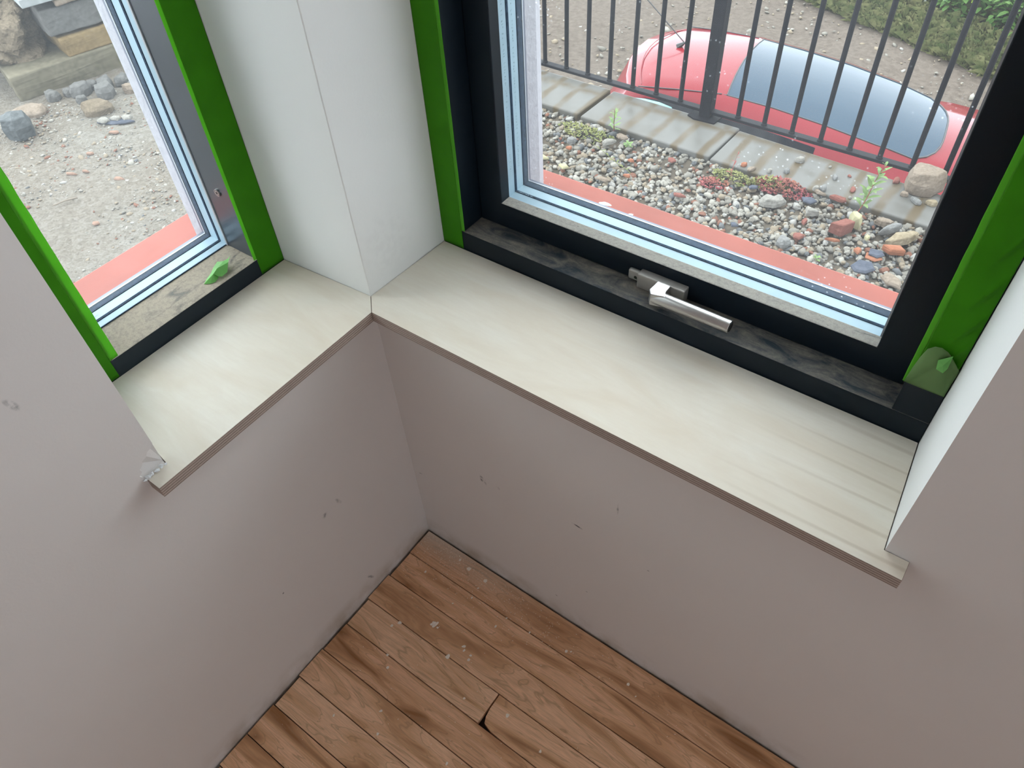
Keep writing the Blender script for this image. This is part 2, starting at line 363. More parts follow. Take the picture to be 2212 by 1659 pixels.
def prism(poly, z0, z1):
    n = len(poly); ar = sum(poly[i][0] * poly[(i + 1) % n][1] - poly[(i + 1) % n][0] * poly[i][1] for i in range(n))
    if ar < 0: poly = poly[::-1]
    V = [(x, y, z0) for x, y in poly] + [(x, y, z1) for x, y in poly]
    F = [tuple(range(n))[::-1], tuple(range(n, 2 * n))] + [(i, (i + 1) % n, n + (i + 1) % n, n + i) for i in range(n)]
    return V, F
def merge(parts):
    V, F = [], []
    for v, f in parts:
        n = len(V); V += list(v); F += [tuple(i + n for i in q) for q in f]
    return V, F
def tube(pts, r, n=10, cap=True):
    """round bar through points; r a number or a list"""
    pts = [Vector(p) for p in pts]; V, F = [], []
    for i, p in enumerate(pts):
        d = (pts[min(i + 1, len(pts) - 1)] - pts[max(i - 1, 0)]).normalized()
        a = d.cross(Vector((0, 0, 1))) if abs(d.z) < .9 else d.cross(Vector((1, 0, 0)))
        a.normalize(); c = d.cross(a); rr = r[i] if isinstance(r, (list, tuple)) else r
        for k in range(n):
            t = 2 * PI * k / n; V.append(tuple(p + (a * math.cos(t) + c * math.sin(t)) * rr))
    for i in range(len(pts) - 1):
        for k in range(n):
            F.append((i * n + k, i * n + (k + 1) % n, (i + 1) * n + (k + 1) % n, (i + 1) * n + k))
    if cap: F.append(tuple(range(n))[::-1]); F.append(tuple(range((len(pts) - 1) * n, len(pts) * n)))
    return V, F

H = 0.600; T = 0.016; DR = 0.1505; DL = 0.164; A = 0.3387; B = 0.6891; BD = 0.677; X0 = 0.0061; Y0 = -0.0091
D = 0.0242; HB = 0.0235; HL = 0.0258; TOP = 2.2

# ------------------------------------------------------------------ setting: walls, floor, ceiling
def struct(o): o['kind'] = 'structure'; return o
# the wall under and around the left window
v, f = merge([box((-.314, -A, -.02), (0, .0, H - T)),
              prism([(0, -A), (-.164, -.315), (-.283, -.315), (-.283, -.288), (-.314, -.288), (-.314, -3.1), (0, -3.1)], -.02, 2.5),
              box((-.314, -A, TOP), (0, 0, 2.5))])
wl = ob('wall_left', v, f, [m_wall_l, m_reveal, m_render]); struct(wl)
def paint_faces(o, fn):
    for p in o.data.polygons: p.material_index = fn(p)
paint_faces(wl, lambda p: 2 if p.center.x < -.284 else (1 if (abs(p.normal.y) > .3 and -.2 < p.center.x < -.01 and p.center.z > .62) else 0))
# corner pier between the two windows
pier = [(0, 0), (X0, DR), (X0, .268), (.080, .268), (.080, .292), (.06, .33), (-.314, .33), (-.314, -.047), (-.284, -.047), (-.284, Y0), (-DL, Y0)]
v, f = prism(pier, H - T + .0002, TOP + .5)
wp = ob('wall_corner', v, f, [m_reveal, m_render], bevel=.0012); struct(wp)
paint_faces(wp, lambda p: 1 if (p.center.y > .26 or p.center.x < -.284) else 0)
# right wall
v, f = merge([box((-.314, 0, -.02), (B, .292, H - T)),
              prism([(B, 0), (BD, DR), (BD, .268), (.60, .268), (.60, .292), (3.1, .292), (3.1, 0)], -.02, 2.5),
              box((0, 0, TOP), (B, .292, 2.5))])
wr = ob('wall_right', v, f, [m_wall_r, m_reveal, m_render]); struct(wr)
paint_faces(wr, lambda p: 2 if p.center.y > .266 else (1 if (abs(p.normal.x) > .6 and p.center.y > .01 and .6 < p.center.x < .8) else 0))
# rest of the room, out of view, with the side opening that lets daylight in
struct(ob('wall_side', *boxes([((3.0, -3.1, 0), (3.1, -2.3, 2.5)), ((3.0, -1.2, 0), (3.1, 0, 2.5)), ((3.0, -2.3, 0), (3.1, -1.2, .9)), ((3.0, -2.3, 2.0), (3.1, -1.2, 2.5))]), m_wall_l))
struct(ob('wall_back', *boxes([((0, -3.1, 0), (3.0, -3.0, 2.5))]), m_wall_l))
struct(ob('ceiling', *box((-.3, -3.1, 2.5), (3.1, .3, 2.56)), m_ceiling))

# strip floor: every board its own beveled strip in one floor mesh
V, F, MI, RN = [], [], [], []
def addb(poly, z0, z1, mi, rnd):
    v, f = prism(poly, z0, z1); n = len(V); V.extend(v); F.extend([tuple(i + n for i in q) for q in f]); MI.extend([mi] * len(f)); RN.extend([rnd] * len(f))
addb([(0, -3), (3, -3), (3, 0), (0, 0)], -.05, -.012, 1, (0, 0, 0))
y = -.0035; wdt = .0575; i = 0; rr = random.Random(5)
tone = [.25, .45, .75, 1.0, .35, .8, .95, .7, .6, .9, .5]
while y > -3:
    g = .0007; ya = y - g; yb = y - wdt + g; x0 = .0045 + .002 * math.sin(i * 2.3); x = x0
    cuts = {3: [.304], 5: [1.4], 1: [1.1]}.get(i, [.6 + rr.random() * 1.4] if i > 8 else [])
    ends = cuts + [2.999]
    for k, xe in enumerate(ends):
        t_ = tone[i % 11] if k == 0 else (tone[(i + 4) % 11])
        r = (t_, rr.random(), rr.random())
        if i == 3 and k == 0: poly = [(x, yb), (xe - .002, yb), (xe - .0016, ya), (x, ya)]
        elif i == 3 and k == 1: poly = [(xe, yb), (xe, ya), (x + .0002, ya), (x + .0006, yb + .030), (x + .0025, yb + .016), (x + .007, yb + .006), (x + .022, yb + .0015), (x + .05, yb)]
        else: poly = [(x, yb), (xe - .0004, yb), (xe - .0004, ya), (x, ya)]
        addb(poly, -.0115, -.0001 * (i % 3), 0, r); x = xe + .0004
    y -= wdt; i += 1
fl = ob('floor', V, F, [m_floor, m_sub], mi=MI, bevel=.0004, seg=1); struct(fl)
at = fl.data.attributes.new('rnd', 'FLOAT_VECTOR', 'FACE')
at.data.foreach_set('vector', np.array(RN, dtype=np.float32).ravel())

# ------------------------------------------------------------------ broken plaster at the end of the left sill (a real dent cut out of the wall)
cutv, cutf = [], []
def blob(c, r, seed, sub=2, amp=.35, flat=1.0):
    bm = bmesh.new(); bmesh.ops.create_icosphere(bm, subdivisions=sub, radius=1)
    for q in bm.verts:
        n = noise.noise(Vector(q.co) * 1.3 + Vector((seed * 3.1, seed * 1.7, seed))) ; q.co *= 1 + amp * n * 2 + ((.10 * noise.noise(Vector(q.co) * 5 + Vector((seed, 0, 0))) + .06 * noise.noise(Vector(q.co) * 11)) if sub > 3 else 0)
        q.co = Vector((q.co.x * r[0], q.co.y * r[1], q.co.z * r[2])) + Vector(c)
    bm.verts.index_update()
    v = [tuple(q.co) for q in bm.verts]; f = [tuple(x.index for x in p.verts) for p in bm.faces]; bm.free(); return v, f
jag = [(-.3360, .6400), (-.3430, .6330), (-.3480, .6320), (-.3520, .6265), (-.3575, .6255), (-.3600, .6200), (-.3650, .6170), (-.3640, .6120), (-.3690, .6085), (-.3668, .6040), (-.3710, .5990), (-.3360, .5985)]
nj = len(jag)
cut = ob('cut', [(.02, a, b) for a, b in jag] + [(-.0032 - .0012 * (k % 3) + (.003 if k in (8, 10) else 0), a * .96 - .352 * .04, b * .94 + .612 * .06) for k, (a, b) in enumerate(jag)],
         [tuple(range(nj)), tuple(range(nj, 2 * nj))[::-1]] + [(k, nj + k, nj + (k + 1) % nj, (k + 1) % nj) for k in range(nj)], m_plaster)
bmc = bmesh.new(); bmc.from_mesh(cut.data); bmesh.ops.triangulate(bmc, faces=bmc.faces); bmesh.ops.recalc_face_normals(bmc, faces=bmc.faces); bmc.to_mesh(cut.data); bmc.free()
bo = wl.modifiers.new('dent', 'BOOLEAN'); bo.operation = 'DIFFERENCE'; bo.object = cut; bo.solver = 'EXACT'; bo.use_self = True
dg = bpy.context.evaluated_depsgraph_get(); dg.update()
nm = bpy.data.meshes.new_from_object(wl.evaluated_get(dg), depsgraph=dg)
wl.modifiers.clear(); wl.data = nm; bpy.data.objects.remove(cut)
while len(nm.materials) < 4: nm.materials.append(m_plaster)
# loose crumbs along the break
for k, (yy, zz, s) in enumerate([(-.345, .6035, .0022), (-.351, .6028, .0028), (-.357, .6030, .0022), (-.362, .6024, .0030), (-.340, .6025, .0016), (-.3665, .6022, .0018)]):
    o = ob('plaster_crumb', *blob((0, 0, 0), (s, s * 1.3, s), k, 1, .4), m_plaster); o.location = (.0035, yy, zz - .0006 + s * .3)
    tag(o, 'white plaster crumb lying on the chipped end of the left plywood sill', 'plaster crumb', 'plaster crumbs by the broken wall edge')

# ------------------------------------------------------------------ plywood window boards, mitred in the corner
def sill(name, poly, mf, label):
    v, f = prism(poly, H - T, H)
    o = ob(name, v, f, [mf, m_edge], mi=[1 if i > 1 else 0 for i in range(len(f))], bevel=.0005, seg=1)
    return tag(o, label, 'windowsill', 'birch plywood window boards')
sill('plywood_windowsill', [(-.00012, -.00012), (D - .00012, -D), (D, -A - HL), (.0004, -A - HL), (.0004, -A + .0006), (-DL + .001, -.313), (-DL + .001, Y0 - .001)], m_birch_l, 'shorter pale birch plywood sill under the left window with striped ply edge')
sill('plywood_windowsill', [(.00012, .00012), (D + .00012, -D), (B + HB, -D), (B + HB, -.0004), (B - .0006, -.0004), (BD - .0008, DR - .001), (X0 + .001, DR - .001)], m_birch_r, 'longer pale birch plywood sill under the right window with the handle')

# ------------------------------------------------------------------ window 1 (left, fixed light)
w1 = empty('window_1', (-.22, -.165, H), kind='structure')
def part(name, vf, mats, parent, **kw):
    v, f = vf; loc = parent_world(parent)
    return ob(name, [(a - loc[0], b - loc[1], c - loc[2]) for a, b, c in v], f, mats, parent, **kw)
def parent_world(p):
    x = Vector(p.location); q = p.parent
    while q: x += Vector(q.location); q = q.parent
    return x
ZL = .6262; JR = -.050; JL = -.283
part('outer_frame', boxes([((-.283, -.3149, H - T), (-DL, Y0 - .0002, ZL)), ((-.283, JR, ZL), (-DL, Y0 - .0002, TOP - .001)), ((-.283, -.3149, ZL), (-DL, JL, TOP - .001)), ((-.283, JL, TOP - .05), (-DL, JR, TOP - .001))]), m_frame_l, w1, bevel=.0008)
part('jamb_sky_sheen', box((-.224, JR - .0008, ZL + .0006), (-DL - .0015, JR - .0001, TOP - .06)), m_jamb_l, w1)  # thin sheet added over the jamb, sky reflection set into its colour
part('glazing_bead', boxes([((-.228, JR - .0022, ZL + .001), (-.2245, JR - .0002, 1.9))]), m_bead, w1)
def ringL(x0, x1, t):   # a rectangular ring inside the opening, between two x planes
    return boxes([((x0, JL, ZL), (x1, JR, ZL + t)), ((x0, JR - t, ZL + t), (x1, JR, TOP - .05)), ((x0, JL, ZL + t), (x1, JL + t, TOP - .05)), ((x0, JL, TOP - .05 - t), (x1, JR, TOP - .05))])
part('spacer_bar', ringL(-.2415, -.2290, .0006), m_spacer, w1)
part('spacer_bar', ringL(-.2640, -.2470, .0006), m_spacer, w1)
part('gasket', merge([ringL(-.2290, -.2275, .0012), ringL(-.2465, -.2420, .0013), ringL(-.2745, -.2645, .0013)]), m_gasket, w1)
part('outer_edge_trim', ringL(-.2770, -.2748, .0022), m_bright, w1)
part('outer_bead', ringL(-.2828, -.2771, .0016), m_outer, w1)
for xx, mt in ((-.230, m_glass), (-.2443, m_glass), (-.266, m_glass_dl)):
    part('glass_pane', box((xx - .0015, JL + .0003, ZL + .0003), (xx + .0015, JR - .0003, TOP - .051)), mt, w1)
# screw cap in the jamb
sc1 = part('screw_cap', tube([(-.197, JR - .0010, .724), (-.197, JR - .0028, .724)], .0052, 24), m_steel, w1)
part('socket', merge([tube([(-.197, JR - .00285, .724), (-.197, JR - .0029, .724)], .0022, 6)]), m_dark, sc1)
def annulus(c, r0, r1, y, n=28):
    V = [(c[0] + r * math.cos(2 * PI * k / n), y, c[2] + r * math.sin(2 * PI * k / n)) for r in (r0, r1) for k in range(n)]
    return V, [(k, (k + 1) % n, n + (k + 1) % n, n + k) for k in range(n)]
part('groove', annulus((-.197, 0, .724), .0036, .0042, JR - .00286), m_dark, sc1)
# tiny faded print on the spacer
def marks(pts, parent, mat): return part('printed_code', merge([box((x - a, y - b, z - c), (x + a, y + b, z + c)) for x, y, z, a, b, c in pts]), mat, parent)
rp = random.Random(3)
marks([(-.2555 + rp.uniform(-.002, .002), -.258 + k * .0016, ZL + .0007, .0009 * rp.random() + .0005, .0004, .0001) for k in range(9)], w1, m_print)
part('outer_sill', merge([prism([(-.2845, -.2875), (-.2845, -.0478), (-.3145, -.0478), (-.3145, -.012), (-.385, .06), (-.385, -.33), (-.3145, -.33), (-.3145, -.2875)], .575, .600)]), m_red, w1, bevel=.003)

# ------------------------------------------------------------------ window 2 (right, opening sash with handle)
w2 = empty('window_2', (.34, .22, H), kind='structure')
ZF = .6305; FL = .0475; FR = .6375
part('outer_frame', boxes([((X0 + .0003, DR, H - T), (BD - .0003, .267, ZF)), ((X0 + .0003, DR, ZF), (FL, .267, TOP - .001)), ((FR, DR, ZF), (BD - .0003, .267, TOP - .001)), ((FL, DR, TOP - .05), (FR, .267, TOP - .001))]), m_frame_r, w2, bevel=.0012)
def ring(x0, x1, z0, z1, a0, a1, c0, c1, y0, y1):
    """one-piece rectangular frame, outer x0..x1/z0..z1, opening a0..a1/c0..c1"""
    V = []
    for y_ in (y0, y1): V += [(x0, y_, z0), (x1, y_, z0), (x1, y_, z1), (x0, y_, z1), (a0, y_, c0), (a1, y_, c0), (a1, y_, c1), (a0, y_, c1)]
    F = []
    for k in range(4):
        n_ = (k + 1) % 4; F += [(k, n_, 4 + n_, 4 + k), (8 + n_, 8 + k, 12 + k, 12 + n_), (n_, k, 8 + k, 8 + n_), (4 + k, 4 + n_, 12 + n_, 12 + k)]
    return V, F
SL, SR, SZ, SY = .0865, .5975, .6695, .190
part('sash', merge([ring(FL + .001, FR - .001, ZF + .001, TOP - .052, SL, SR, SZ, TOP - .10, SY, .2095),
                    ring(FL + .001, FR - .001, ZF + .001, TOP - .052, SL - .006, SR - .001, SZ - .006, TOP - .10, .2096, .2660)]), m_sash, w2, bevel=.0015)
gl0, gr0, gz0 = SL - .0058, SR - .0012, SZ - .0058
def ringR(y0, y1, t, dt=0):
    return boxes([((gl0, y0, gz0), (gr0, y1, gz0 + t)), ((gl0, y0, gz0 + t), (gl0 + t, y1, TOP - .10)), ((gr0 - t, y0, gz0 + t), (gr0, y1, TOP - .10)), ((gl0, y0, TOP - .10 - t), (gr0, y1, TOP - .10))])
part('spacer_bar', ringR(.2135, .2290, .0006), m_spacer, w2)
part('spacer_bar', ringR(.2335, .2490, .0006), m_spacer, w2)
part('glazing_bead', ringR(.2098, .2118, .0018), m_bead, w2)
part('gasket', merge([ringR(.2120, .2132, .0014), ringR(.2292, .2333, .0013), ringR(.2495, .2600, .0013)]), m_gasket, w2)
part('outer_edge_trim', ringR(.2602, .2618, .0020), m_bright, w2)
part('outer_bead', ringR(.2620, .2660, .0014), m_outer, w2)
for yy, mt in ((.2126, m_glass), (.2312, m_glass), (.2504, m_glass_dirty)):
    part('glass_pane', box((gl0 + .0003, yy - .0007, gz0 + .0003), (gr0 - .0003, yy + .0007, TOP - .1003)), mt, w2)
# faded stamped numbers running up the two left spacers and on the lower gasket
pts = []
for base_y in (.2215, .2405):
    z = .70
    while z < .95:
        for q in range(2): pts.append((gl0 + .00068, base_y + rp.uniform(-.0012, .0012), z + rp.uniform(-.0008, .0008), .00004, rp.uniform(.0003, .0008), rp.uniform(.0003, .0009)))
        z += rp.choice([.0035, .0045, .0075])
marks(pts, w2, m_print)
marks([(gl0 + .006 + k * .0014, .2312 + rp.uniform(-.0006, .0006), gz0 + .00136, .0004, rp.uniform(.0003, .0009), .00003) for k in range(18) if k % 7 != 6], w2, m_spacer)
part('outer_sill', prism([(gl0, .2675), (SR + .002, .2675), (SR + .002, .2925), (.72, .2925), (.72, .384), (-.03, .384), (-.03, .3305), (.0605, .3305), (.0805, .2925)], .575, .600), m_red, w2, bevel=.003)
o = ob('paint_splash', *blob((0, 0, 0), (.0085, .0035, .0006), 3, 2, .5), m_plaster); o.location = (.158, .352, .6002)
tag(o, 'white paint splash on the red sill outside the right window', 'paint splash')
o = ob('paint_splash', *blob((0, 0, 0), (.004, .003, .0006), 5, 2, .5), m_plaster); o.location = (.203, .347, .6002)
tag(o, 'smaller white paint splash just right of the larger one on the red sill', 'paint splash')
# handle
hd = empty('window_handle', (.338, SY, .641)); hd.parent = w2; hd.location = Vector((.338, SY, .641)) - Vector(w2.location)
part('handle_base', box((.309, .1765, .6315), (.3745, SY - .0002, .6535)), m_steel2, hd, bevel=.0016, seg=3)
kp = part('lock_slide', prism([(.2925, .183), (.3088, .183), (.3088, SY - .0002), (.2925, SY - .0002)], .6345, .6500), m_steel2, hd, bevel=.0025, seg=3)
part('keyhole', merge([tube([(.3035, .1829, .6405), (.3035, .1827, .6405)], .0022, 14), box((.3030, .18265, .6385), (.3062, .1829, .6395))]), m_dark, kp)
yl = .1575; zl = .6465
lv = part('lever', merge([tube([(.3425, yl, zl), (.4455, yl - .002, zl + .0020)], [.0089, .0079], 28)]), m_steel, hd, smooth=False, bevel=.0006)
for p in lv.data.polygons: p.use_smooth = len(p.vertices) == 4
part('neck', prism([(.3370, yl - .001), (.3425, yl - .0088), (.3600, yl - .004), (.3560, yl + .006), (.3560, .1764), (.3380, .1764)], zl - .0085, zl + .0090), m_steel, hd, bevel=.0012, seg=2)
part('end_cap', tube([(.4456, yl - .002, zl + .0020), (.4459, yl - .002, zl + .0020)], .0062, 24), m_dark, hd)

# ------------------------------------------------------------------ masking tape
def strip_tape(name, P, axis, u0, u1, z0, z1, side, edge_at, edge_w, label, jag=0, slant=None, lip=.004, creases=()):
    """tape lying on a frame face. axis 'y': face at y=P seen from -y, u is x. axis 'x': face at x=P seen from +x, u is y.
    edge_at: 'hi'/'lo' free overhanging edge side, width edge_w"""
    nz = 300; us = np.linspace(u0, u1, 30); V, F = [], []
    for i in range(nz + 1):
        z = z0 + (z1 - z0) * i / nz
        for j, u in enumerate(us):
            d = .0006
            uu = u
            if jag and (j == 0 if edge_at == 'hi' else j == len(us) - 1): uu += jag * noise.noise(Vector((z * 60, 3, 0)))
            for (cz, cu, amp, wd) in creases:
                q = (u - cu) * 1.0 - (z - cz) * .42
                if abs(z - cz) < .03: d += amp * math.exp(-(q / wd) ** 2) * (1 - abs(z - cz) / .03)
            zz = z
            if i == 0 and slant: zz = z0 + slant * (j / (len(us) - 1))
            V.append((uu, P - d, zz) if axis == 'y' else (P + d, uu, zz))
    n = len(us)
    for i in range(nz):
        for j in range(n - 1): F.append((i * n + j, i * n + j + 1, (i + 1) * n + j + 1, (i + 1) * n + j) if axis == 'y' else (i * n + j, i * n + j + 1, (i + 1) * n + j + 1, (i + 1) * n + j))
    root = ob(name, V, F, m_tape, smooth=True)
    sdf = root.modifiers.new('thickness', 'SOLIDIFY'); sdf.thickness = .0002; sdf.offset = 0
    # overhanging free edge, slightly curled towards the glass
    V, F = [], []; m_ = 5
    e0 = us[-1] if edge_at == 'hi' else us[0]; sg = 1 if edge_at == 'hi' else -1
    zs = z0 + (.03 if axis == 'x' and edge_at == 'lo' else .0)
    zlow = {'R': ZF + .0015}.get(side, ZL + .0015) if True else z0
    zlow = max(zlow, z0)
    for i in range(nz + 1):
        z = zlow + (z1 - zlow) * i / nz
        for j in range(m_ + 1):
            q = j / m_; u = e0 + sg * edge_w * q * (1 + .05 * noise.noise(Vector((z * 45, 7, 1)))); d = .0006 - lip * q * q * .12
            V.append((u, P - d, z) if axis == 'y' else (P + d, u, z))
    n = m_ + 1
    for i in range(nz):
        for j in range(m_): F.append((i * n + j, i * n + j + 1, (i + 1) * n + j + 1, (i + 1) * n + j))
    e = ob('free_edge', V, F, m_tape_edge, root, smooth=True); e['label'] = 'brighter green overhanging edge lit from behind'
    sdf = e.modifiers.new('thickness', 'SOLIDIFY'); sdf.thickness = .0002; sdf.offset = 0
    return tag(root, label, 'masking tape', 'strips of green masking tape on the window frames')
strip_tape('masking_tape', DR, 'y', X0 + .0006, FL - .004, H + .0006, 2.14, 'R', 'hi', .0055, 'green tape strip down the left side of the right window frame beside the white pier', slant=-.0)
strip_tape('masking_tape', DR, 'y', FR + .0030, BD - .0012, .6752, 2.14, 'R', 'lo', .0060, 'wrinkled green tape strip, torn at its foot, right of the right window',
           creases=[(.70, .668, .003, .0012), (.735, .669, .003, .0012), (.77, .668, .0035, .0014), (.81, .667, .003, .0012), (.86, .666, .003, .0014), (.92, .668, .003, .0014), (.688, .671, .002, .001)])
strip_tape('masking_tape', -DL, 'x', JR - .001, Y0 - .0008, H + .0006, 2.14, 'L', 'lo', .0045, 'green tape strip down the right side of the left window frame beside the white pier', jag=.0)
strip_tape('masking_tape', -DL, 'x', -.3135, JL - .0040, H + .0006, 2.14, 'L', 'hi', .0120, 'green tape strip at the far left of the left window, partly behind the grey wall')
# loose torn end hanging at the foot of the right strip
ft = empty('torn_tape_end', (.655, DR, .675)); ft.parent = [o for o in C.objects if o.name.startswith('masking_tape') and 'wrinkled' in o.get('label', '')][0]
gx, gz = 18, 18; V, F = [], []
TC = [(.6364, .6765), (.6380, .700), (.6400, .717), (.6425, .730), (.6475, .7365), (.6535, .7375), (.6600, .734), (.6650, .729), (.6715, .722), (.6765, .716)]
for i in range(gz + 1):
    s = i / gz
    for j in range(gx + 1):
        t_ = j / gx; q = t_ * (len(TC) - 1); a = min(int(q), len(TC) - 2); q -= a
        tx_ = TC[a][0] * (1 - q) + TC[a + 1][0] * q; tz_ = TC[a][1] * (1 - q) + TC[a + 1][1] * q
        x = (.6364 + .0392 * t_) * (1 - s) + tx_ * s; z = .6752 * (1 - s) + tz_ * s
        y = DR - .0014 - .006 * math.sin(PI * min(1, s * .9)) * math.sin(PI * t_) ** .7 - .0025 * s + .0009 * math.sin(11 * t_ + 6 * s) * s + .0012 * math.exp(-((s - .9 * t_ - .05) / .07) ** 2)
        V.append((x, y, z))
for i in range(gz):
    for j in range(gx): F.append((i * (gx + 1) + j, i * (gx + 1) + j + 1, (i + 1) * (gx + 1) + j + 1, (i + 1) * (gx + 1) + j))
loc = Vector((.655, DR, .675))
o = ob('flap', [tuple(Vector(q) - loc) for q in V], F, m_tape_back, ft, smooth=True)
sdf = o.modifiers.new('thickness', 'SOLIDIFY'); sdf.thickness = .0002
V = [(.6551, DR - .0105, .7255), (.6652, DR - .0085, .7345), (.6660, DR - .0110, .7200), (.6641, DR - .0125, .7140), (.6572, DR - .0130, .7160), (.6610, DR - .0135, .7235)]
o = ob('folded_tip', [tuple(Vector(q) - loc) for q in V], [(0, 5, 1), (1, 5, 2), (2, 5, 3), (3, 5, 4), (4, 5, 0)], m_tape_torn, ft)
sdf = o.modifiers.new('thickness', 'SOLIDIFY'); sdf.thickness = .0003
# torn scrap of tape on the dusty ledge of the left window
OUTL = [(-.1837, -.1270, .0005), (-.1871, -.1188, .0020), (-.1896, -.1089, .0040), (-.1947, -.0992, .0060), (-.2045, -.0864, .0025), (-.1967, -.0862, .0060), (-.1909, -.0837, .0080), (-.1872, -.0777, .0100), (-.1874, -.0742, .0120), (-.1820, -.0828, .0090), (-.1735, -.0939, .0030), (-.1729, -.1040, .0025), (-.1757, -.1081, .0050)]
V = OUTL + [(-.1850, -.1000, .0085), (-.1805, -.1100, .0080), (-.1780, -.1060, .0005), (-.1740, -.1150, .0004), (-.1770, -.1215, .0004)]
F = [(0, 1, 14), (1, 2, 14), (2, 13, 14), (2, 3, 13), (3, 5, 13), (3, 4, 5), (5, 6, 13), (6, 9, 13), (6, 7, 9), (7, 8, 9), (9, 10, 13), (10, 11, 13), (11, 12, 13), (12, 14, 13), (12, 15, 14), (15, 16, 14), (16, 17, 14), (17, 0, 14)]
o = ob('tape_scrap', [(a + .19, b + .1, c) for a, b, c in V], F, m_tape_torn); o.location = (-.19, -.1, ZL + .0006)
sdf = o.modifiers.new('thickness', 'SOLIDIFY'); sdf.thickness = .0002; sdf.offset = 1
tag(o, 'crumpled torn scrap of pale green tape on the dusty left window ledge', 'tape scrap')

# ------------------------------------------------------------------ flakes and dust on the floor
FLK = [(.1335, -.143, .0042), (.139, -.140, .0036), (.137, -.147, .0030), (.145, -.146, .0018), (.132, -.1475, .002), (.205, -.146, .0040), (.209, -.152, .0024), (.193, -.176, .0036), (.224, -.152, .002), (.226, -.160, .0022), (.138, -.095, .002), (.160, -.066, .002), (.094, -.019, .0022), (.120, -.024, .0036), (.160, -.026, .0030), (.158, -.045, .0024), (.228, -.086, .0024), (.056, -.075, .0020), (.083, -.178, .0030), (.075, -.190, .0022), (.235, -.062, .002), (.284, -.060, .002), (.335, -.196, .0028), (.105, -.234, .0022), (.12, -.25, .0022), (.16, -.31, .0032), (.30, -.31, .0024), (.41, -.21, .0020), (.26, -.215, .0018), (.355, -.052, .0022), (.362, -.048, .0020), (.10, -.36, .0022), (.18, -.34, .0020), (.22, -.40, .0026), (.47, -.04, .0022), (.49, -.05, .0018)]
fproto = []
for k in range(5):
    me = ob('plaster_flake', *blob((0, 0, 0), (1, .62 + .1 * k, .14), 20 + k, 1, .5), m_chip); fproto.append(me.data); bpy.data.objects.remove(me)
for k, (x, y_, s) in enumerate(FLK):
    o = bpy.data.objects.new('plaster_flake', fproto[k % 5]); C.objects.link(o); o.location = (x, y_, s * .10); o.scale = (s * 1.2,) * 3; o.rotation_euler = (0, 0, k * 1.9)
    tag(o, 'small pale plaster flake lying on the wooden floorboards', 'plaster flake', 'plaster flakes scattered on the floor')
V, F = [], []
for k in range(900):
    if k < 600: x = abs(random.gauss(0, .16)) + .01; y_ = -.006 - abs(random.gauss(0, .035)) - x * .03
    else: x = random.uniform(.01, .75); y_ = -random.uniform(.01, .5)
    s = random.uniform(.00022, .0007); a = random.uniform(0, PI); v = [(x + s * math.cos(a + q * PI / 2) * (2.0 if q % 2 else .8), y_ + s * math.sin(a + q * PI / 2) * (2.0 if q % 2 else .8), .0003) for q in range(4)]
    v.append((x, y_, .0003 + s * .5)); n = len(V); V += v; F += [(n, n + 1, n + 4), (n + 1, n + 2, n + 4), (n + 2, n + 3, n + 4), (n + 3, n, n + 4)]
o = ob('plaster_dust', V, F, m_chip); tag(o, 'fine pale plaster specks strewn over the floorboards near the corner', 'dust', kind='stuff')

# ================================================================== OUTSIDE
GZ = -.275; CT = -.245; LZ = -2.2
# terrace behind the retaining wall, lane below it
g = ob('terrace_ground', *boxes([((-6, -3, -2.4), (-.315, 1.95, GZ)), ((-.315, .293, -2.4), (4, 1.95, GZ))]), m_soil); struct(g)
def sheet(name, x0, x1, y0, y1, n, m_, zf, mat):
    V = [(x0 + (x1 - x0) * i / n, y0 + (y1 - y0) * j / m_, zf(x0 + (x1 - x0) * i / n, y0 + (y1 - y0) * j / m_)) for j in range(m_ + 1) for i in range(n + 1)]
    F = [(j * (n + 1) + i, j * (n + 1) + i + 1, (j + 1) * (n + 1) + i + 1, (j + 1) * (n + 1) + i) for j in range(m_) for i in range(n)]
    return ob(name, V, F, mat, smooth=True)
sg_ = sheet('sandy_yard', -5.9, -1.35, -2.9, 1.93, 220, 230, lambda x, y: -.255 + .008 * noise.noise(Vector((x * 6, y * 6, 0))) + .006 * noise.noise(Vector((x * 22, y * 22, 5))) - .03 * max(0, (x + 1.6) * 4), m_sand); struct(sg_)
ob('retaining_wall', *box((-6, 1.955, -2.4), (4, 2.07, CT - .0705)), m_coping)['kind'] = 'structure'
struct(sheet('lane_ground', -12, 6, 2.14, 13, 140, 90, lambda x, y: LZ + .03 * noise.noise(Vector((x * .9, y * .9, 0))) + .012 * noise.noise(Vector((x * 6, y * 6, 2))), m_lane))

# coping slabs
cuts = [(-3.2, 1.90, -.862), (-.848, 1.885, -.281), (-.277, 1.865, 1.9)]
labs = ['wet stone coping slab left of the leafy weed and mortar joint', 'wet stone coping slab behind the slender left weed, under the railing post', 'long wet stone coping slab carrying the large tan rock']
for (xa, ya, xb), lb, (fa, fb) in zip(cuts, labs, ((2.17, 2.136), (2.133, 2.120), (2.104, 1.985))):
    o = ob('coping_slab', *prism([(xa, ya), (xb - .004, ya - .008), (xb + .006, fb), (xa + .006, fa)], CT - .07, CT), m_coping, bevel=.006, seg=3)
    tag(o, lb, 'coping stone', 'stone coping slabs under the railing')

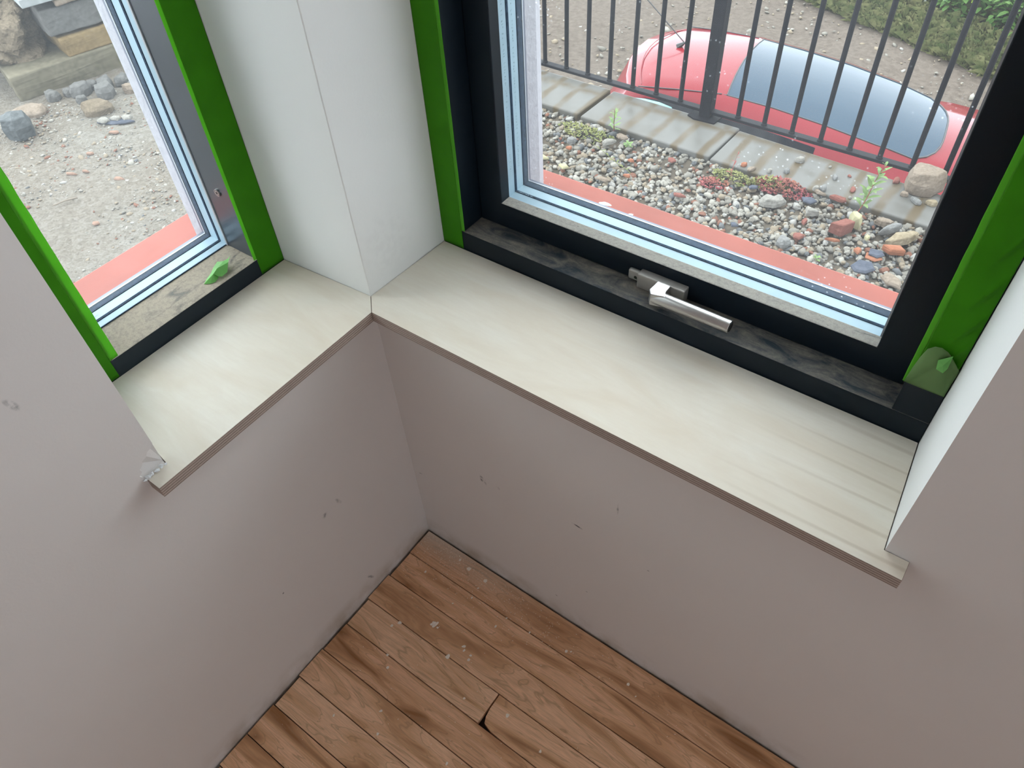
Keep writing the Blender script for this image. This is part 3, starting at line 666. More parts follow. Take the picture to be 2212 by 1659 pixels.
# railing
BARS = [-1.635, -1.525, -1.415, -1.306, -1.197, -1.086, -.978, -.871, -.760, -.651, -.542, -.297, -.191, -.083, .025, .132, .238, .348, .453, .56, .67, .78]
fy = lambda x: 2.135 - .018 * (x + .3)
rl = empty('iron_railing', (-.3, 2.135, -.21), 'black iron railing with round-footed upright bars on the stone coping', 'railing')
def bar2(x0, x1, hw, z0, z1):
    return prism([(x0, fy(x0) - hw), (x1, fy(x1) - hw), (x1, fy(x1) + hw), (x0, fy(x0) + hw)], z0, z1)
part('bottom_rail', bar2(-1.75, .9, .0155, -.226, -.214), m_iron, rl, bevel=.002)
part('top_rail', bar2(-1.75, .9, .02, .82, .832), m_iron, rl, bevel=.002)
for x in BARS:
    yb_ = fy(x)
    part('bar', merge([tube([(x, yb_, -.2145), (x, yb_, -.208), (x, yb_, -.205)], [.0115, .0105, .0075], 12), tube([(x, yb_, -.206), (x, yb_, .821)], .0090, 12)]), m_iron, rl)
xp = -.426
pv = part('post', box((xp - .0225, fy(xp) - .0225, CT + .006), (xp + .0225, fy(xp) + .0225, .86)), m_iron, rl, bevel=.002)
part('foot_plate', prism([(xp - .062, fy(xp) - .035), (xp - .03, fy(xp) - .050), (xp + .055, fy(xp) - .045), (xp + .062, fy(xp) + .03), (xp - .05, fy(xp) + .035)], CT, CT + .006), m_iron, pv)

# ---- stones
def shard(pts, h, seed, amp=.004, top=.82, rise=0):
    """angular stone: outline polygon at its base, smaller outline on top"""
    n = len(pts); cx = sum(p[0] for p in pts) / n; cy = sum(p[1] for p in pts) / n; r = random.Random(seed)
    V = [(x, y, 0) for x, y in pts] + [(cx + (x - cx) * 1.03, cy + (y - cy) * 1.03, h * .55 + r.uniform(-amp, amp)) for x, y in pts] + [(cx + (x - cx) * top + r.uniform(-amp, amp), cy + (y - cy) * top + r.uniform(-amp, amp), h + r.uniform(-amp, amp) + rise * (x - cx)) for x, y in pts]
    F = [tuple(range(n))[::-1]]
    for a in (0, n): F += [(a + i, a + (i + 1) % n, a + n + (i + 1) % n, a + n + i) for i in range(n)]
    V.append((cx, cy, h + amp)); F += [(2 * n + i, 2 * n + (i + 1) % n, 3 * n) for i in range(n)]
    return V, F
def ngon(w_, d, ang, n, seed, irr=.18):
    r = random.Random(seed); P = []
    for k in range(n):
        t_ = 2 * PI * (k + r.uniform(-.25, .25)) / n; rr_ = 1 + r.uniform(-irr, irr); x = math.cos(t_) * w_ / 2 * rr_; y = math.sin(t_) * d / 2 * rr_
        P.append((x * math.cos(ang) - y * math.sin(ang), x * math.sin(ang) + y * math.cos(ang)))
    return P
def stone(name, x, y, w_, d, h, ang, mat, label, cat, n=8, seed=0, z=GZ + .012, rot=(0, 0, 0), irr=.18, top=.8, sub=0, group=None):
    v, f = shard(ngon(w_, d, ang, n, seed, irr), h, seed, min(.004, h * .12), top)
    o = ob(name, v, f, mat, bevel=min(.0025, h * .1), seg=1); o.location = (x, y, z); o.rotation_euler = rot
    if name not in ('slate_fragment', 'tile_fragment', 'foam_offcut', 'slate_chip', 'coping_pebble'):
        md = o.modifiers.new('subd', 'SUBSURF'); md.subdivision_type = 'SIMPLE'; md.levels = 2; md.render_levels = 2
        tx = bpy.data.textures.new('stone_lumps', 'CLOUDS'); tx.noise_scale = w_ * .28
        dm = o.modifiers.new('lumps', 'DISPLACE'); dm.texture = tx; dm.strength = w_ * (.10 if name != 'brick_fragment' else .03); dm.texture_coords = 'LOCAL'
    return tag(o, label, cat, group)
R_tan = rock('tan_sandstone', (.36, .28, .21), (.58, .48, .39), 22); R_grey = rock('grey_stone', (.30, .30, .29), (.48, .48, .47), 25)
R_pale = rock('pale_limestone', (.42, .40, .35), (.62, .60, .55), 25); R_slate = rock('blue_slate', (.10, .12, .17), (.20, .22, .28), 18, .55, .3)
R_brick = rock('red_brick', (.36, .13, .10), (.50, .22, .18), 40); R_or = rock('orange_tile', (.55, .20, .11), (.68, .30, .18), 30, .7, .2)
R_fade = rock('faded_tile', (.46, .27, .19), (.62, .42, .33), 30, .9, .2)
R_yel = rock('yellow_board_foam', (.72, .66, .38), (.85, .80, .52), 80, .9, .2); R_ygr = rock('golden_fossil_stone', (.40, .31, .19), (.68, .58, .42), 14, .85, 1.0)
R_dark = rock('dark_grey_block', (.10, .115, .12), (.21, .23, .24), 10, .5, .3); R_or2 = rock('ochre_stone', (.36, .25, .12), (.52, .38, .20), 9, .8, .4)
R_olive = rock('olive_grey_stone', (.25, .225, .155), (.38, .34, .25), 7, .8, .3); R_mort = rock('lime_mortar', (.24, .19, .13), (.47, .38, .28), 16, .95, 1, .016); R_wall = rock('cool_grey_stone', (.24, .235, .225), (.34, .335, .325), 9, .8, .3)
g1 = GZ + .016
stone('brick_fragment', .262, 1.705, .075, .058, .040, .30, R_brick, 'broken red brick with a flat top face lying in the gravel', 'brick', 4, 2, g1, irr=.08, top=.95)
stone('foam_offcut', .288, 1.765, .060, .034, .042, -.75, R_yel, 'pale yellow foam offcut leaning behind the broken red brick', 'foam offcut', 5, 3, g1, irr=.1)
stone('long_stone', .395, 1.787, .098, .026, .024, .95, R_grey, 'long narrow pale grey stone beside the golden one in the gravel', 'stone', 6, 4, g1 + .004, irr=.08)
stone('golden_stone', .440, 1.755, .118, .038, .030, .92, R_ygr, 'long rough golden stone next to the window frame in the gravel', 'stone', 9, 5, g1, irr=.12)
stone('rounded_stone', .365, 1.815, .055, .030, .022, .2, R_tan, 'rounded tan stone by the coping behind the long grey stone', 'stone', 9, 6, g1)
stone('tile_fragment', .436, 1.683, .068, .044, .022, .02, R_or, 'square bright orange tile piece below the golden stone', 'tile fragment', 4, 71, g1 + .006, irr=.05, top=.97)
stone('slate_fragment', .379, 1.561, .070, .062, .009, .2, R_slate, 'largest blue-grey slate piece, near the red sill in the gravel', 'slate', 6, 8, g1 + .006, (.12, 0, 0))
stone('slate_fragment', .393, 1.640, .060, .040, .008, .1, R_slate, 'blue-grey slate piece with an orange rim left of the orange tile', 'slate', 5, 9, g1 + .010)
stone('tile_fragment', .390, 1.628, .066, .040, .006, .1, R_or, 'thin orange tile showing as a rim under the slate piece', 'tile fragment', 5, 9, g1 + .003)
stone('slate_fragment', .118, 1.809, .052, .042, .010, .2, R_slate, 'pointed blue slate piece below the red creeping plants', 'slate', 5, 10, g1 + .006)
stone('slate_fragment', -.071, 1.783, .036, .024, .008, .9, R_slate, 'small pale blue slate piece left of the red creeping plants', 'slate', 5, 11, g1 + .008)
stone('slate_fragment', -.034, 1.547, .030, .024, .008, .0, R_slate, 'small dark slate chip next to the red sill edge', 'slate', 4, 12, g1 + .010)
stone('limestone_lump', .015, 1.732, .095, .045, .030, .55, R_pale, 'large pale speckled stone in front of the red creeping plants', 'stone', 9, 13, g1)
stone('limestone_lump', .150, 1.744, .055, .050, .022, .4, R_pale, 'pale triangular stone below the pointed blue slate', 'stone', 3, 14, g1 + .006, irr=.06)
stone('tile_fragment', .150, 1.683, .022, .036, .012, .1, R_brick, 'upright red tile sliver left of the broken brick', 'tile fragment', 4, 15, g1 + .008)
stone('tile_fragment', .164, 1.598, .036, .034, .012, .5, R_brick, 'five-sided red tile piece in the gravel near the sill', 'tile fragment', 5, 16, g1 + .008)
stone('grey_pebble', .135, 1.546, .046, .044, .026, .4, R_grey, 'large pale grey pebble touching the red sill', 'stone', 7, 17, g1)
stone('flat_stone', .475, 1.542, .080, .050, .014, -.5, R_tan, 'flat pinkish stone slab in the gravel by the bottom right of the glass', 'stone', 5, 18, g1 + .004)
stone('foam_offcut', .348, 1.701, .016, .030, .012, .3, R_yel, 'tiny yellow foam crumb right of the broken brick', 'foam offcut', 4, 19, g1 + .01)
stone('tile_fragment', .344, 1.625, .024, .026, .014, .2, R_or, 'small orange tile lump left of the slate with the orange rim', 'tile fragment', 4, 20, g1 + .006)
stone('tile_fragment', .261, 1.634, .046, .012, .010, .35, R_or, 'thin long orange tile sliver in front of the broken brick', 'tile fragment', 4, 21, g1 + .01)
stone('brick_sliver', .195, 1.862, .075, .022, .014, -.25, R_brick, 'flat dull red brick sliver against the coping', 'brick', 5, 22, g1 + .008)
stone('brick_sliver', .128, 1.862, .052, .018, .010, -.25, R_tan, 'flat pinkish buff sliver between the creeping plants and the red sliver', 'brick', 4, 23, g1 + .012)
stone('foam_offcut', -.852, 1.594, .045, .034, .012, .9, R_yel, 'pale yellow foam square at the left edge of the right window glass', 'foam offcut', 4, 24, g1 + .008, irr=.08)
stone('foam_offcut', -.806, 1.556, .056, .036, .012, .2, R_yel, 'pitted yellow foam square just above the red sill', 'foam offcut', 4, 25, g1 + .010, irr=.08)
stone('foam_offcut', -.703, 1.543, .044, .030, .010, .2, R_yel, 'yellow foam scrap standing apart to the right of the other two', 'foam offcut', 4, 26, g1 + .010, irr=.08)
stone('grey_pebble', -.779, 1.712, .038, .026, .020, .1, R_grey, 'blue-grey rounded pebble above the yellow foam scraps', 'stone', 8, 27, g1 + .004)
for k, (x, y, w_, d, lb) in enumerate([(-.758, 1.666, .026, .02, 'orange-red tile chip below the blue-grey pebble'), (-.514, 1.71, .030, .012, 'bright orange tile sliver in the middle of the gravel'),
     (-.477, 1.615, .032, .014, 'orange tile sliver directly above the red sill'), (-.391, 1.789, .034, .028, 'rounded terracotta chip near the coping joint'), (-.264, 1.604, .050, .018, 'long brown-red tile chip near the sill')]):
    stone('tile_fragment', x, y, w_, d, .010, .1, R_or if k < 3 else R_brick, lb, 'tile fragment', 5, 30 + k, g1 + .008)
stone('limestone_lump', -.649, 1.775, .052, .024, .016, .9, R_pale, 'elongated whitish stone beside the low green seedling', 'stone', 6, 36, g1 + .008)
stone('flat_stone', -.628, 1.838, .060, .026, .012, .0, R_tan, 'tan flat stone edging the coping behind the seedling', 'stone', 7, 37, g1 + .006)
stone('flat_stone', -.539, 1.552, .060, .018, .010, .15, R_tan, 'brown flat stone touching the red sill in the left gravel', 'stone', 6, 38, g1 + .008)
stone('large_rock', .405, 2.060, .125, .105, .075, .3, R_tan, 'large tan rock standing on the coping against the railing', 'rock', 7, 40, CT, (0, 0, 0), .12, .86)
for k, (x, y, w_, d, h, mt, lb) in enumerate([(.325, 2.060, .026, .034, .012, R_brick, 'red chip touching the left side of the large tan rock'), (.002, 2.012, .034, .024, .018, R_pale, 'white pebble alone in the middle of the coping'),
     (-.06, 1.893, .020, .018, .014, R_pale, 'small white pebble at the coping edge above the creeping plants'), (-.01, 1.923, .022, .020, .014, R_grey, 'small dark pebble right of the white one at the coping edge'),
     (.113, 1.874, .026, .018, .014, R_pale, 'whitish pebble left in a pair at the coping edge'), (.135, 1.885, .026, .022, .016, R_grey, 'grey pebble right in the pair at the coping edge'),
     (.22, 1.934, .038, .016, .008, R_brick, 'flat red chip on the coping left of the tall weed'), (.144, 1.973, .028, .018, .012, R_grey, 'grey gravel crumbs stuck together on the coping'),
     (.182, 2.01, .016, .010, .006, R_brick, 'tiny red chip on the coping'), (.417, 1.970, .045, .020, .014, R_grey, 'whitish pebble in front of the large tan rock'),
     (.372, 1.992, .026, .020, .014, R_tan, 'tan pebble at the lower left foot of the large rock'), (.462, 1.985, .040, .024, .016, R_ygr, 'yellowish pebble at the lower right foot of the large rock'),
     (.485, 2.048, .030, .024, .014, R_grey, 'grey pebble right of the large rock by the railing'), (-.154, 1.885, .026, .018, .012, R_or, 'pinkish tile chip on the coping edge behind the creeping plants'),
     (-.121, 1.876, .034, .018, .010, R_tan, 'buff chip next to the pinkish chip on the coping edge'), (.105, 2.032, .012, .010, .006, R_pale, 'tiny white grain on the coping near the rail'), (.227, 1.854 + .03, .012, .012, .007, R_pale, 'tiny white grain left of the tall weed')]):
    stone('coping_pebble', x, y, w_, d, h, .3 * k, mt, lb, 'pebble', 7, 50 + k, CT)

# ---- gravel
ico = {}
for s in (1, 2):
    bm = bmesh.new(); bmesh.ops.create_icosphere(bm, subdivisions=s, radius=1)
    bm.verts.index_update(); ico[s] = (np.array([q.co[:] for q in bm.verts]), np.array([[x.index for x in p.verts] for p in bm.faces])); bm.free()
def pebbles(name, P, S, mats, wts, label, cat, sub=2, flat=.65, zoff=.0):
    v0, f0 = ico[sub]; n = len(P); k = len(v0)
    ang = RNG.uniform(0, 2 * PI, n); tilt = RNG.uniform(-.5, .5, n)
    asp = np.stack([RNG.uniform(.75, 1.3, n), RNG.uniform(.6, .95, n), RNG.uniform(.5, .85, n) * flat / .65], 1)
    nn = 1 + .16 * RNG.standard_normal((n, k))
    v = v0[None] * nn[..., None] * asp[:, None] * S[:, None, None]
    x, y, z = v[..., 0].copy(), v[..., 1].copy(), v[..., 2].copy()
    x, z = x * np.cos(tilt)[:, None] + z * np.sin(tilt)[:, None], -x * np.sin(tilt)[:, None] + z * np.cos(tilt)[:, None]
    xx = x * np.cos(ang)[:, None] - y * np.sin(ang)[:, None]; yy = x * np.sin(ang)[:, None] + y * np.cos(ang)[:, None]
    v = np.stack([xx, yy, z], -1) + P[:, None, :]; v = v.reshape(-1, 3)
    f = (f0[None] + (np.arange(n) * k)[:, None, None]).reshape(-1, 3)
    me = bpy.data.meshes.new(name); me.vertices.add(len(v)); me.vertices.foreach_set('co', v.astype(np.float32).ravel())
    me.loops.add(f.size); me.loops.foreach_set('vertex_index', f.astype(np.int32).ravel())
    me.polygons.add(len(f)); me.polygons.foreach_set('loop_start', np.arange(0, f.size, 3, dtype=np.int32))
    for m in mats: me.materials.append(m)
    mi = RNG.choice(len(mats), n, p=wts); me.polygons.foreach_set('material_index', np.repeat(mi, len(f0)).astype(np.int32))
    me.update(calc_edges=True); me.validate()
    o = bpy.data.objects.new(name, me); C.objects.link(o)
    return tag(o, label, cat, kind='stuff')
n = 7600
P = np.stack([RNG.uniform(-1.5, .9, n), RNG.uniform(1.12, 1.90, n), np.full(n, GZ) + RNG.uniform(0, .012, n)], 1)
P[:, 1] = np.minimum(P[:, 1], 1.868 - .018 * (P[:, 0] + .3))
S = RNG.gamma(7, .00125, n).clip(.0035, .017)
pebbles('gravel_bed', P, S, m_gv, [.40, .23, .17, .09, .06, .05], 'bed of mixed grey and buff gravel between the house and the coping', 'gravel')
n = 3500
P = np.stack([RNG.uniform(-1.3, 3.0, n), RNG.uniform(.40, 1.15, n), np.full(n, GZ) + RNG.uniform(0, .01, n)], 1)
pebbles('gravel_margin', P, RNG.uniform(.009, .018, n), m_gv, [.42, .22, .17, .09, .04, .06], 'strip of grey gravel close under the house wall', 'gravel', 1)
n = 24000
P = np.stack([RNG.uniform(-4.0, -1.5, n), RNG.uniform(-.9, 1.9, n), np.full(n, -.257)], 1)
cl = (np.array([noise.noise(Vector((a * 2.2, b * 2.2, 3))) for a, b, c in P]) + RNG.uniform(-.35, .35, n)) > -.2
cl &= ~((P[:, 0] < -2.93 + .25 * (P[:, 1] - .75)) & (P[:, 1] > .66))
P = P[cl]; P[:, 2] += .002
pebbles('yard_grit', P, RNG.gamma(2.6, .0016, len(P)).clip(.0018, .016), m_gv, [.18, .26, .30, .05, .09, .12], 'loose stone grit scattered over the sandy yard ground', 'grit', 1, .45)
n = 2600
P = np.stack([RNG.uniform(-6, 1.5, n), RNG.uniform(3.4, 8.6, n), np.full(n, LZ + .005)], 1)
P = P[(P[:, 1] < 8.30 - .42 * (P[:, 0] + 1.83)) & ((P[:, 1] > 5.05) | (P[:, 0] < -2.3))]
pebbles('lane_stones', P, RNG.gamma(3, .005, len(P)).clip(.006, .05), [m_gv[2], m_gv[0], m_gv[1], m_gv[4]], [.4, .35, .2, .05], 'stones bedded in the worn lane surface behind the red car', 'gravel', 1, .4)
# the 300 largest-looking pebbles as things of their own
pm = []
for k in range(8):
    v, f = blob((0, 0, 0), (1, .74, .58), 60 + k, 2, .28); t_ = ob('pebble', v, f, m_gv[[0, 1, 2, 0, 3, 1, 4, 5][k]]); pm.append(t_.data); bpy.data.objects.remove(t_)
rg = random.Random(11); cnt = 0
while cnt < 300:
    x = rg.uniform(-.72, .50); y = rg.uniform(1.47, 1.72)
    if y < 1.50 + .04 * (x < 0): continue
    o = bpy.data.objects.new('pebble', pm[rg.choice([0, 0, 1, 1, 2, 3, 3, 4, 5, 6, 7])]); C.objects.link(o); s = rg.uniform(.0075, .0145)
    o.location = (x, y, GZ + .010); o.scale = (s, s, s); o.rotation_euler = (rg.uniform(-.4, .4), rg.uniform(-.4, .4), rg.uniform(0, 6.3))
    tag(o, 'small rounded pebble in the gravel bed beyond the red outer sill', 'pebble', 'pebbles of the gravel bed nearest the right window'); cnt += 1

# ---- weeds
def leaf(base, d, ln, wd, droop=.3, n=5, up=Vector((0, 0, 1))):
    d = Vector(d).normalized(); s = d.cross(up).normalized(); V, F = [], []
    for i in range(n + 1):
        t_ = i / n; p = Vector(base) + d * ln * t_ - Vector((0, 0, 1)) * droop * ln * t_ * t_; w_ = wd * math.sin(PI * min(.98, t_ * .9 + .06)) ** .8
        V += [tuple(p - s * w_ + Vector((0, 0, w_ * .3))), tuple(p), tuple(p + s * w_ + Vector((0, 0, w_ * .3)))]
    for i in range(n):
        a = 3 * i; F += [(a, a + 1, a + 4, a + 3), (a + 1, a + 2, a + 5, a + 4)]
    return V, F
def weed(base, top, nl, ll, lw, label, seed, mat=m_weed, r0=.0022):
    r = random.Random(seed); root = empty('weed', base, label, 'weed')
    b0 = Vector(base); t0 = Vector(top); pts = [b0.lerp(t0, i / 6) + Vector((.004 * math.sin(i), .004 * math.cos(i * 1.4), 0)) * (i > 0) for i in range(7)]
    part('stem', tube(pts, [r0 * (1 - .6 * i / 6) for i in range(7)], 6), mat if r0 < .002 else m_sedum, root)
    for k in range(nl):
        s = .15 + .85 * k / nl; p = b0.lerp(t0, s); a = k * 2.4 + r.random(); sc_ = math.sin(PI * (.25 + .6 * s))
        part('leaf', leaf(p, (math.cos(a), math.sin(a), .55 + .5 * s), ll * sc_ * r.uniform(.8, 1.2), lw * sc_, r.uniform(.1, .5)), mat, root, smooth=True)
    return root
weed((-.690, 1.875, GZ + .008), (-.642, 1.80, -.125), 22, .036, .0045, 'slender upright green weed at the coping joint left of the railing post', 1)
weed((.270, 1.835, GZ + .008), (.300, 1.895, -.095), 26, .050, .0075, 'tall yellow-green weed with pointed leaves below the large tan rock', 2)
weed((-.584, 1.806, GZ + .008), (-.58, 1.80, GZ + .035), 9, .026, .006, 'low green seedling rosette in the gravel left of the post', 3, r0=.0015)
weed((.251, 1.533, GZ + .008), (.25, 1.53, GZ + .030), 8, .018, .004, 'tiny green seedling by the red sill at the right', 4, r0=.0012)
weed((-.175, 1.800, GZ + .008), (-.165, 1.85, -.17), 7, .020, .003, 'thin brownish weed stem leaning over the coping edge', 5, m_sedum, .0013)
weed((-.480, 1.66, GZ + .008), (-.66, 1.66, -.19), 12, .022, .003, 'faint greyish green sprig in the left gravel above the sill', 6, m_yg, .0013)
def creeping(cx, cy, rx, ry, n, mat, label, seed, h=.03):
    r = random.Random(seed); V, F = [], []
    for k in range(n):
        a = r.uniform(0, 2 * PI); q = math.sqrt(r.random()); x = cx + rx * q * math.cos(a); y = cy + ry * q * math.sin(a); y = min(y, 1.90)
        z = GZ + .012 + h * (1 - q) * r.uniform(.4, 1)
        for m_ in range(3):
            v, f = leaf((x, y, z), (r.uniform(-1, 1), r.uniform(-1, 1), r.uniform(.2, 1)), r.uniform(.006, .013), .0035, .1, 2); nn = len(V); V += v; F += [tuple(i + nn for i in t_) for t_ in f]
    o = ob('creeping_plant', V, F, mat, smooth=True); return tag(o, label, 'creeping plant', kind='stuff')
creeping(.010, 1.845, .105, .055, 420, m_sedum, 'dense reddish purple creeping plant against the coping', 1, .05)
creeping(-.030, 1.835, .080, .030, 110, m_yg, 'yellowish leaves mixed through the reddish creeping plant', 2, .055)
creeping(-.165, 1.815, .080, .045, 170, m_yg, 'sparse yellow-green creeping plant left of the reddish one', 3, .03)
creeping(-.780, 1.815, .13, .045, 200, m_yg, 'yellow-green creeping plant along the left coping joint', 4, .02)
creeping(-.20, 1.75, .06, .035, 90, m_sedum, 'thin reddish creeping plant among the gravel', 5, .012)

# ---- red car on the lane below
ca = math.radians(8.5); cO = Vector((-1.0, 4.0, 0))
car = empty('red_car', (-.7, 4.0, LZ), 'small red car parked on the lane behind the iron railing', 'car')
def cw(u, v, z): return (cO.x + u * math.cos(ca) - v * math.sin(ca), cO.y + u * math.sin(ca) + v * math.cos(ca), z)
ST = [  # u, z centre, roof/glass half width, z at edge, waist half width, waist z
    (-1.02, -1.62, .50, -1.64, .62, -1.66), (-.99, -1.42, .52, -1.44, .66, -1.46), (-.84, -1.30, .50, -1.33, .69, -1.36), (-.705, -.955, .425, -.990, .70, -1.36), (-.685, -.928, .425, -.965, .71, -1.36),
    (-.50, -.905, .458, -.945, .72, -1.36), (-.25, -.893, .435, -.930, .72, -1.355), (0, -.890, .405, -.925, .72, -1.345), (.012, -.893, .404, -.928, .72, -1.345),
    (.30, -.922, .400, -.955, .72, -1.33), (.60, -.965, .400, -1.00, .72, -1.31), (.90, -1.025, .395, -1.06, .71, -1.29), (1.10, -1.075, .385, -1.11, .70, -1.275), (1.235, -1.108, .375, -1.145, .70, -1.27),
    (1.25, -1.118, .385, -1.155, .70, -1.27), (1.6, -1.18, .43, -1.22, .69, -1.30), (2.0, -1.29, .44, -1.34, .66, -1.40), (2.2, -1.42, .38, -1.47, .60, -1.50), (2.28, -1.62, .36, -1.64, .56, -1.66)]
fr_ = [-1, -.72, -.36, 0, .36, .72, 1]
def row(s):
    u, zc, w_, ze, W, zw = s
    pts = [(u, -W * .97, LZ + .22), (u, -W - .03, LZ + .45), (u, -W, zw), (u, -min(w_ + .125, .480 if -.6 < u < -.1 else .53), ze - (.055 if -.6 < u < -.1 else .075)), (u, -min(w_ + .075, .470 if -.6 < u < -.1 else .49), ze - .025)]
    if zw > ze - .09: pts[3] = (u, -(w_ + .13), (ze + zw) / 2); 
    mid = []
    for f__ in fr_:
        du = 0
        if -.72 < u < -.68: du = .12 * f__ ** 2
        elif u == -.50: du = .06 * f__ ** 2
        elif 1.05 < u < 1.3: du = -.13 * f__ ** 4
        elif abs(u) < .02: du = .02 * f__ ** 2
        mid.append((u + du, w_ * f__, zc - (zc - ze) * f__ ** 2 + (.27 * -du if 1.05 < u < 1.3 else 0)))
    pts[3] = (u + (mid[0][0] - u) * .9, *pts[3][1:]); pts[4] = (u + (mid[0][0] - u) * .95, *pts[4][1:])
    full = pts + mid + [(a, -b, c) for a, b, c in pts[::-1]]
    return [cw(a, b, c) for a, b, c in full]
rows = [row(s) for s in ST]; NC = len(rows[0]); Vc = [p for r_ in rows for p in r_]
bodyF, wsF, swL, swR = [], [], [], []
for i in range(len(ST) - 1):
    u = ST[i][0]
    for j in range(NC - 1):
        q = (i * NC + j, (i + 1) * NC + j, (i + 1) * NC + j + 1, i * NC + j + 1)
        if 5 <= j < 11 and .005 < u < 1.2: wsF.append(q)
        elif j == 2 and -.6 < u < .5: swL.append(q)
        elif j == NC - 4 and -.6 < u < .5: swR.append(q)
        else: bodyF.append(q)
bodyF.append(tuple(range(NC))); bodyF.append(tuple(range((len(ST) - 1) * NC, len(ST) * NC))[::-1])
for i in range(len(ST) - 1): bodyF.append((i * NC + NC - 1, (i + 1) * NC + NC - 1, (i + 1) * NC, i * NC))
def sub(faces):
    idx = sorted({k for f__ in faces for k in f__}); mp2_ = {k: n_ for n_, k in enumerate(idx)}
    return [Vc[k] for k in idx], [tuple(mp2_[k] for k in f__) for f__ in faces]
def carpart(name, faces, mat, par=car, ss=2):
    v, f = sub(faces); o = part(name, (v, f), mat, par, smooth=True)
    return o
bd = carpart('body', bodyF, m_carred)
for nm_, fs in (('windscreen', wsF), ('side_window', swL), ('side_window', swR)): carpart(nm_, fs, m_carglass if nm_ == 'windscreen' else m_sideglass)
# dark seal round the windscreen, roof seams
def seam(pts, r, mat, name): part(name, tube([cw(*p) for p in pts], r, 6), mat, car)
gb = [(.012 + .02 * f__ ** 2, .404 * f__, -.893 - .035 * f__ ** 2 + .001) for f__ in np.linspace(-1, 1, 9)]
seam(gb, .004, m_blackplastic, 'windscreen_seal')
for sgn in (-1, 1): seam([(s[0] + (-.13 if s[0] > 1.05 else .0), sgn * s[2], s[3] + .001 + (.035 if s[0] > 1.05 else 0)) for s in ST[8:14]], .004, m_blackplastic, 'windscreen_seal')
seam([(1.235 - .13 * f__ ** 4, .375 * f__, -1.108 - .037 * f__ ** 2 + .035 * f__ ** 4 + .001) for f__ in np.linspace(-1, 1, 13)], .005, m_blackplastic, 'windscreen_seal')
seam([(-.60 + .11 * f__ ** 2, .43 * f__, -.911 - .040 * f__ ** 2 + .001) for f__ in np.linspace(-.98, .98, 11)], .003, m_carred, 'roof_seam')
for sgn in (-1, 1): seam([(s[0], sgn * (s[2] + .002), s[3] + .001) for s in ST[5:8]], .0035, m_blackplastic, 'roof_gutter')
seam([(-.43, .05, -.903), (-.40, .05, -.880), (-.385, .05, -.868)], [.022, .012, .005], m_blackplastic, 'aerial_base')
part('aerial', tube([cw(-.39, .05, -.872), cw(-.74, .17, -.66)], .0035, 6), m_blackplastic, car)
part('aqua_reflection', merge([tube([cw(-.50, -.500, -1.005), cw(-.44, -.510, -1.010), cw(-.34, -.515, -1.012), cw(-.26, -.520, -1.015)], [.006, .020, .020, .010], 10)]), m_cyan, car, smooth=True)  # raised aqua shape standing in for a reflection on the side window
for u in (-.65, 1.65):
    for sg__ in (-1, 1):
        part('wheel', tube([cw(u, sg__ * .56, LZ + .27), cw(u, sg__ * .705, LZ + .27)], .265, 28), m_tyre, car, bevel=.02)

# ---- verge and hedge across the lane
def vedge(x): return 8.42 - .42 * (x + 1.83)
V, F = [], []; r = random.Random(4)
for k in range(15000):
    x = r.uniform(-4.5, 2.0); y = vedge(x) + abs(r.gauss(0, .5)) - .12; h = r.uniform(.05, .16); a = r.uniform(0, 2 * PI); b = (x, y, LZ - .01 + .12 * max(0, y - vedge(x)))
    dx = math.cos(a); dy = math.sin(a); w_ = r.uniform(.004, .009); L1 = r.uniform(.02, .10)
    n_ = len(V); V += [(b[0] - dy * w_, b[1] + dx * w_, b[2]), (b[0] + dy * w_, b[1] - dx * w_, b[2]), (b[0] + dx * L1 + dy * w_ * .6, b[1] + dy * L1 - dx * w_ * .6, b[2] + h * .8), (b[0] + dx * L1 * 2, b[1] + dy * L1 * 2, b[2] + h * .7)]
    F += [(n_, n_ + 1, n_ + 2), (n_, n_ + 2, n_ + 3)]
tag(ob('verge_grass', V, F, m_grass), 'rough grass verge along the far side of the lane', 'grass', kind='stuff')
struct(sheet('verge_bank', -8, 5, 7.4, 13, 60, 30, lambda x, y: LZ - .05 + .16 * max(0, y - vedge(x) - .05) + (.05 if y > vedge(x) else 0), m_soil))
V, F = [], []; MIc = []
for k in range(5200):
    x = r.uniform(-2.6, 2.2); y = vedge(x) + .55 + abs(r.gauss(0, .7)); z = LZ + .1 + max(0, y - vedge(x) - .5) * .45 + r.uniform(-.08, .22)
    v, f = leaf((x, y, z), (r.uniform(-1, 1), r.uniform(-1, 1), r.uniform(-.2, .7)), r.uniform(.05, .12), r.uniform(.018, .04), .3, 3); n_ = len(V); V += v; F += [tuple(i + n_ for i in t_) for t_ in f]
    bright = (-1.3 < x < -.35 and r.random() < .45 and z > LZ + .2); MIc += [1 if bright else 0] * len(f)
tag(ob('hedge_foliage', V, F, [m_leaf, m_leafy], mi=MIc, smooth=True), 'dark green hedge foliage with bright leaves beyond the grass verge', 'hedge', kind='stuff')
for k, (x, y, s) in enumerate([(-1.55, 6.75, .05), (-1.35, 6.55, .035), (-.75, 6.3, .07), (-.62, 6.1, .06), (-1.0, 6.9, .04), (-2.1, 7.2, .045), (-.35, 6.6, .035)]):
    stone('lane_rock', x, y, s * 2.0, s * 1.2, s * .4, .2 * k, R_pale, 'pale stone bedded in the lane between the red car and the grass verge', 'stone', 7, 90 + k, LZ - .005, group='pale stones in the lane')

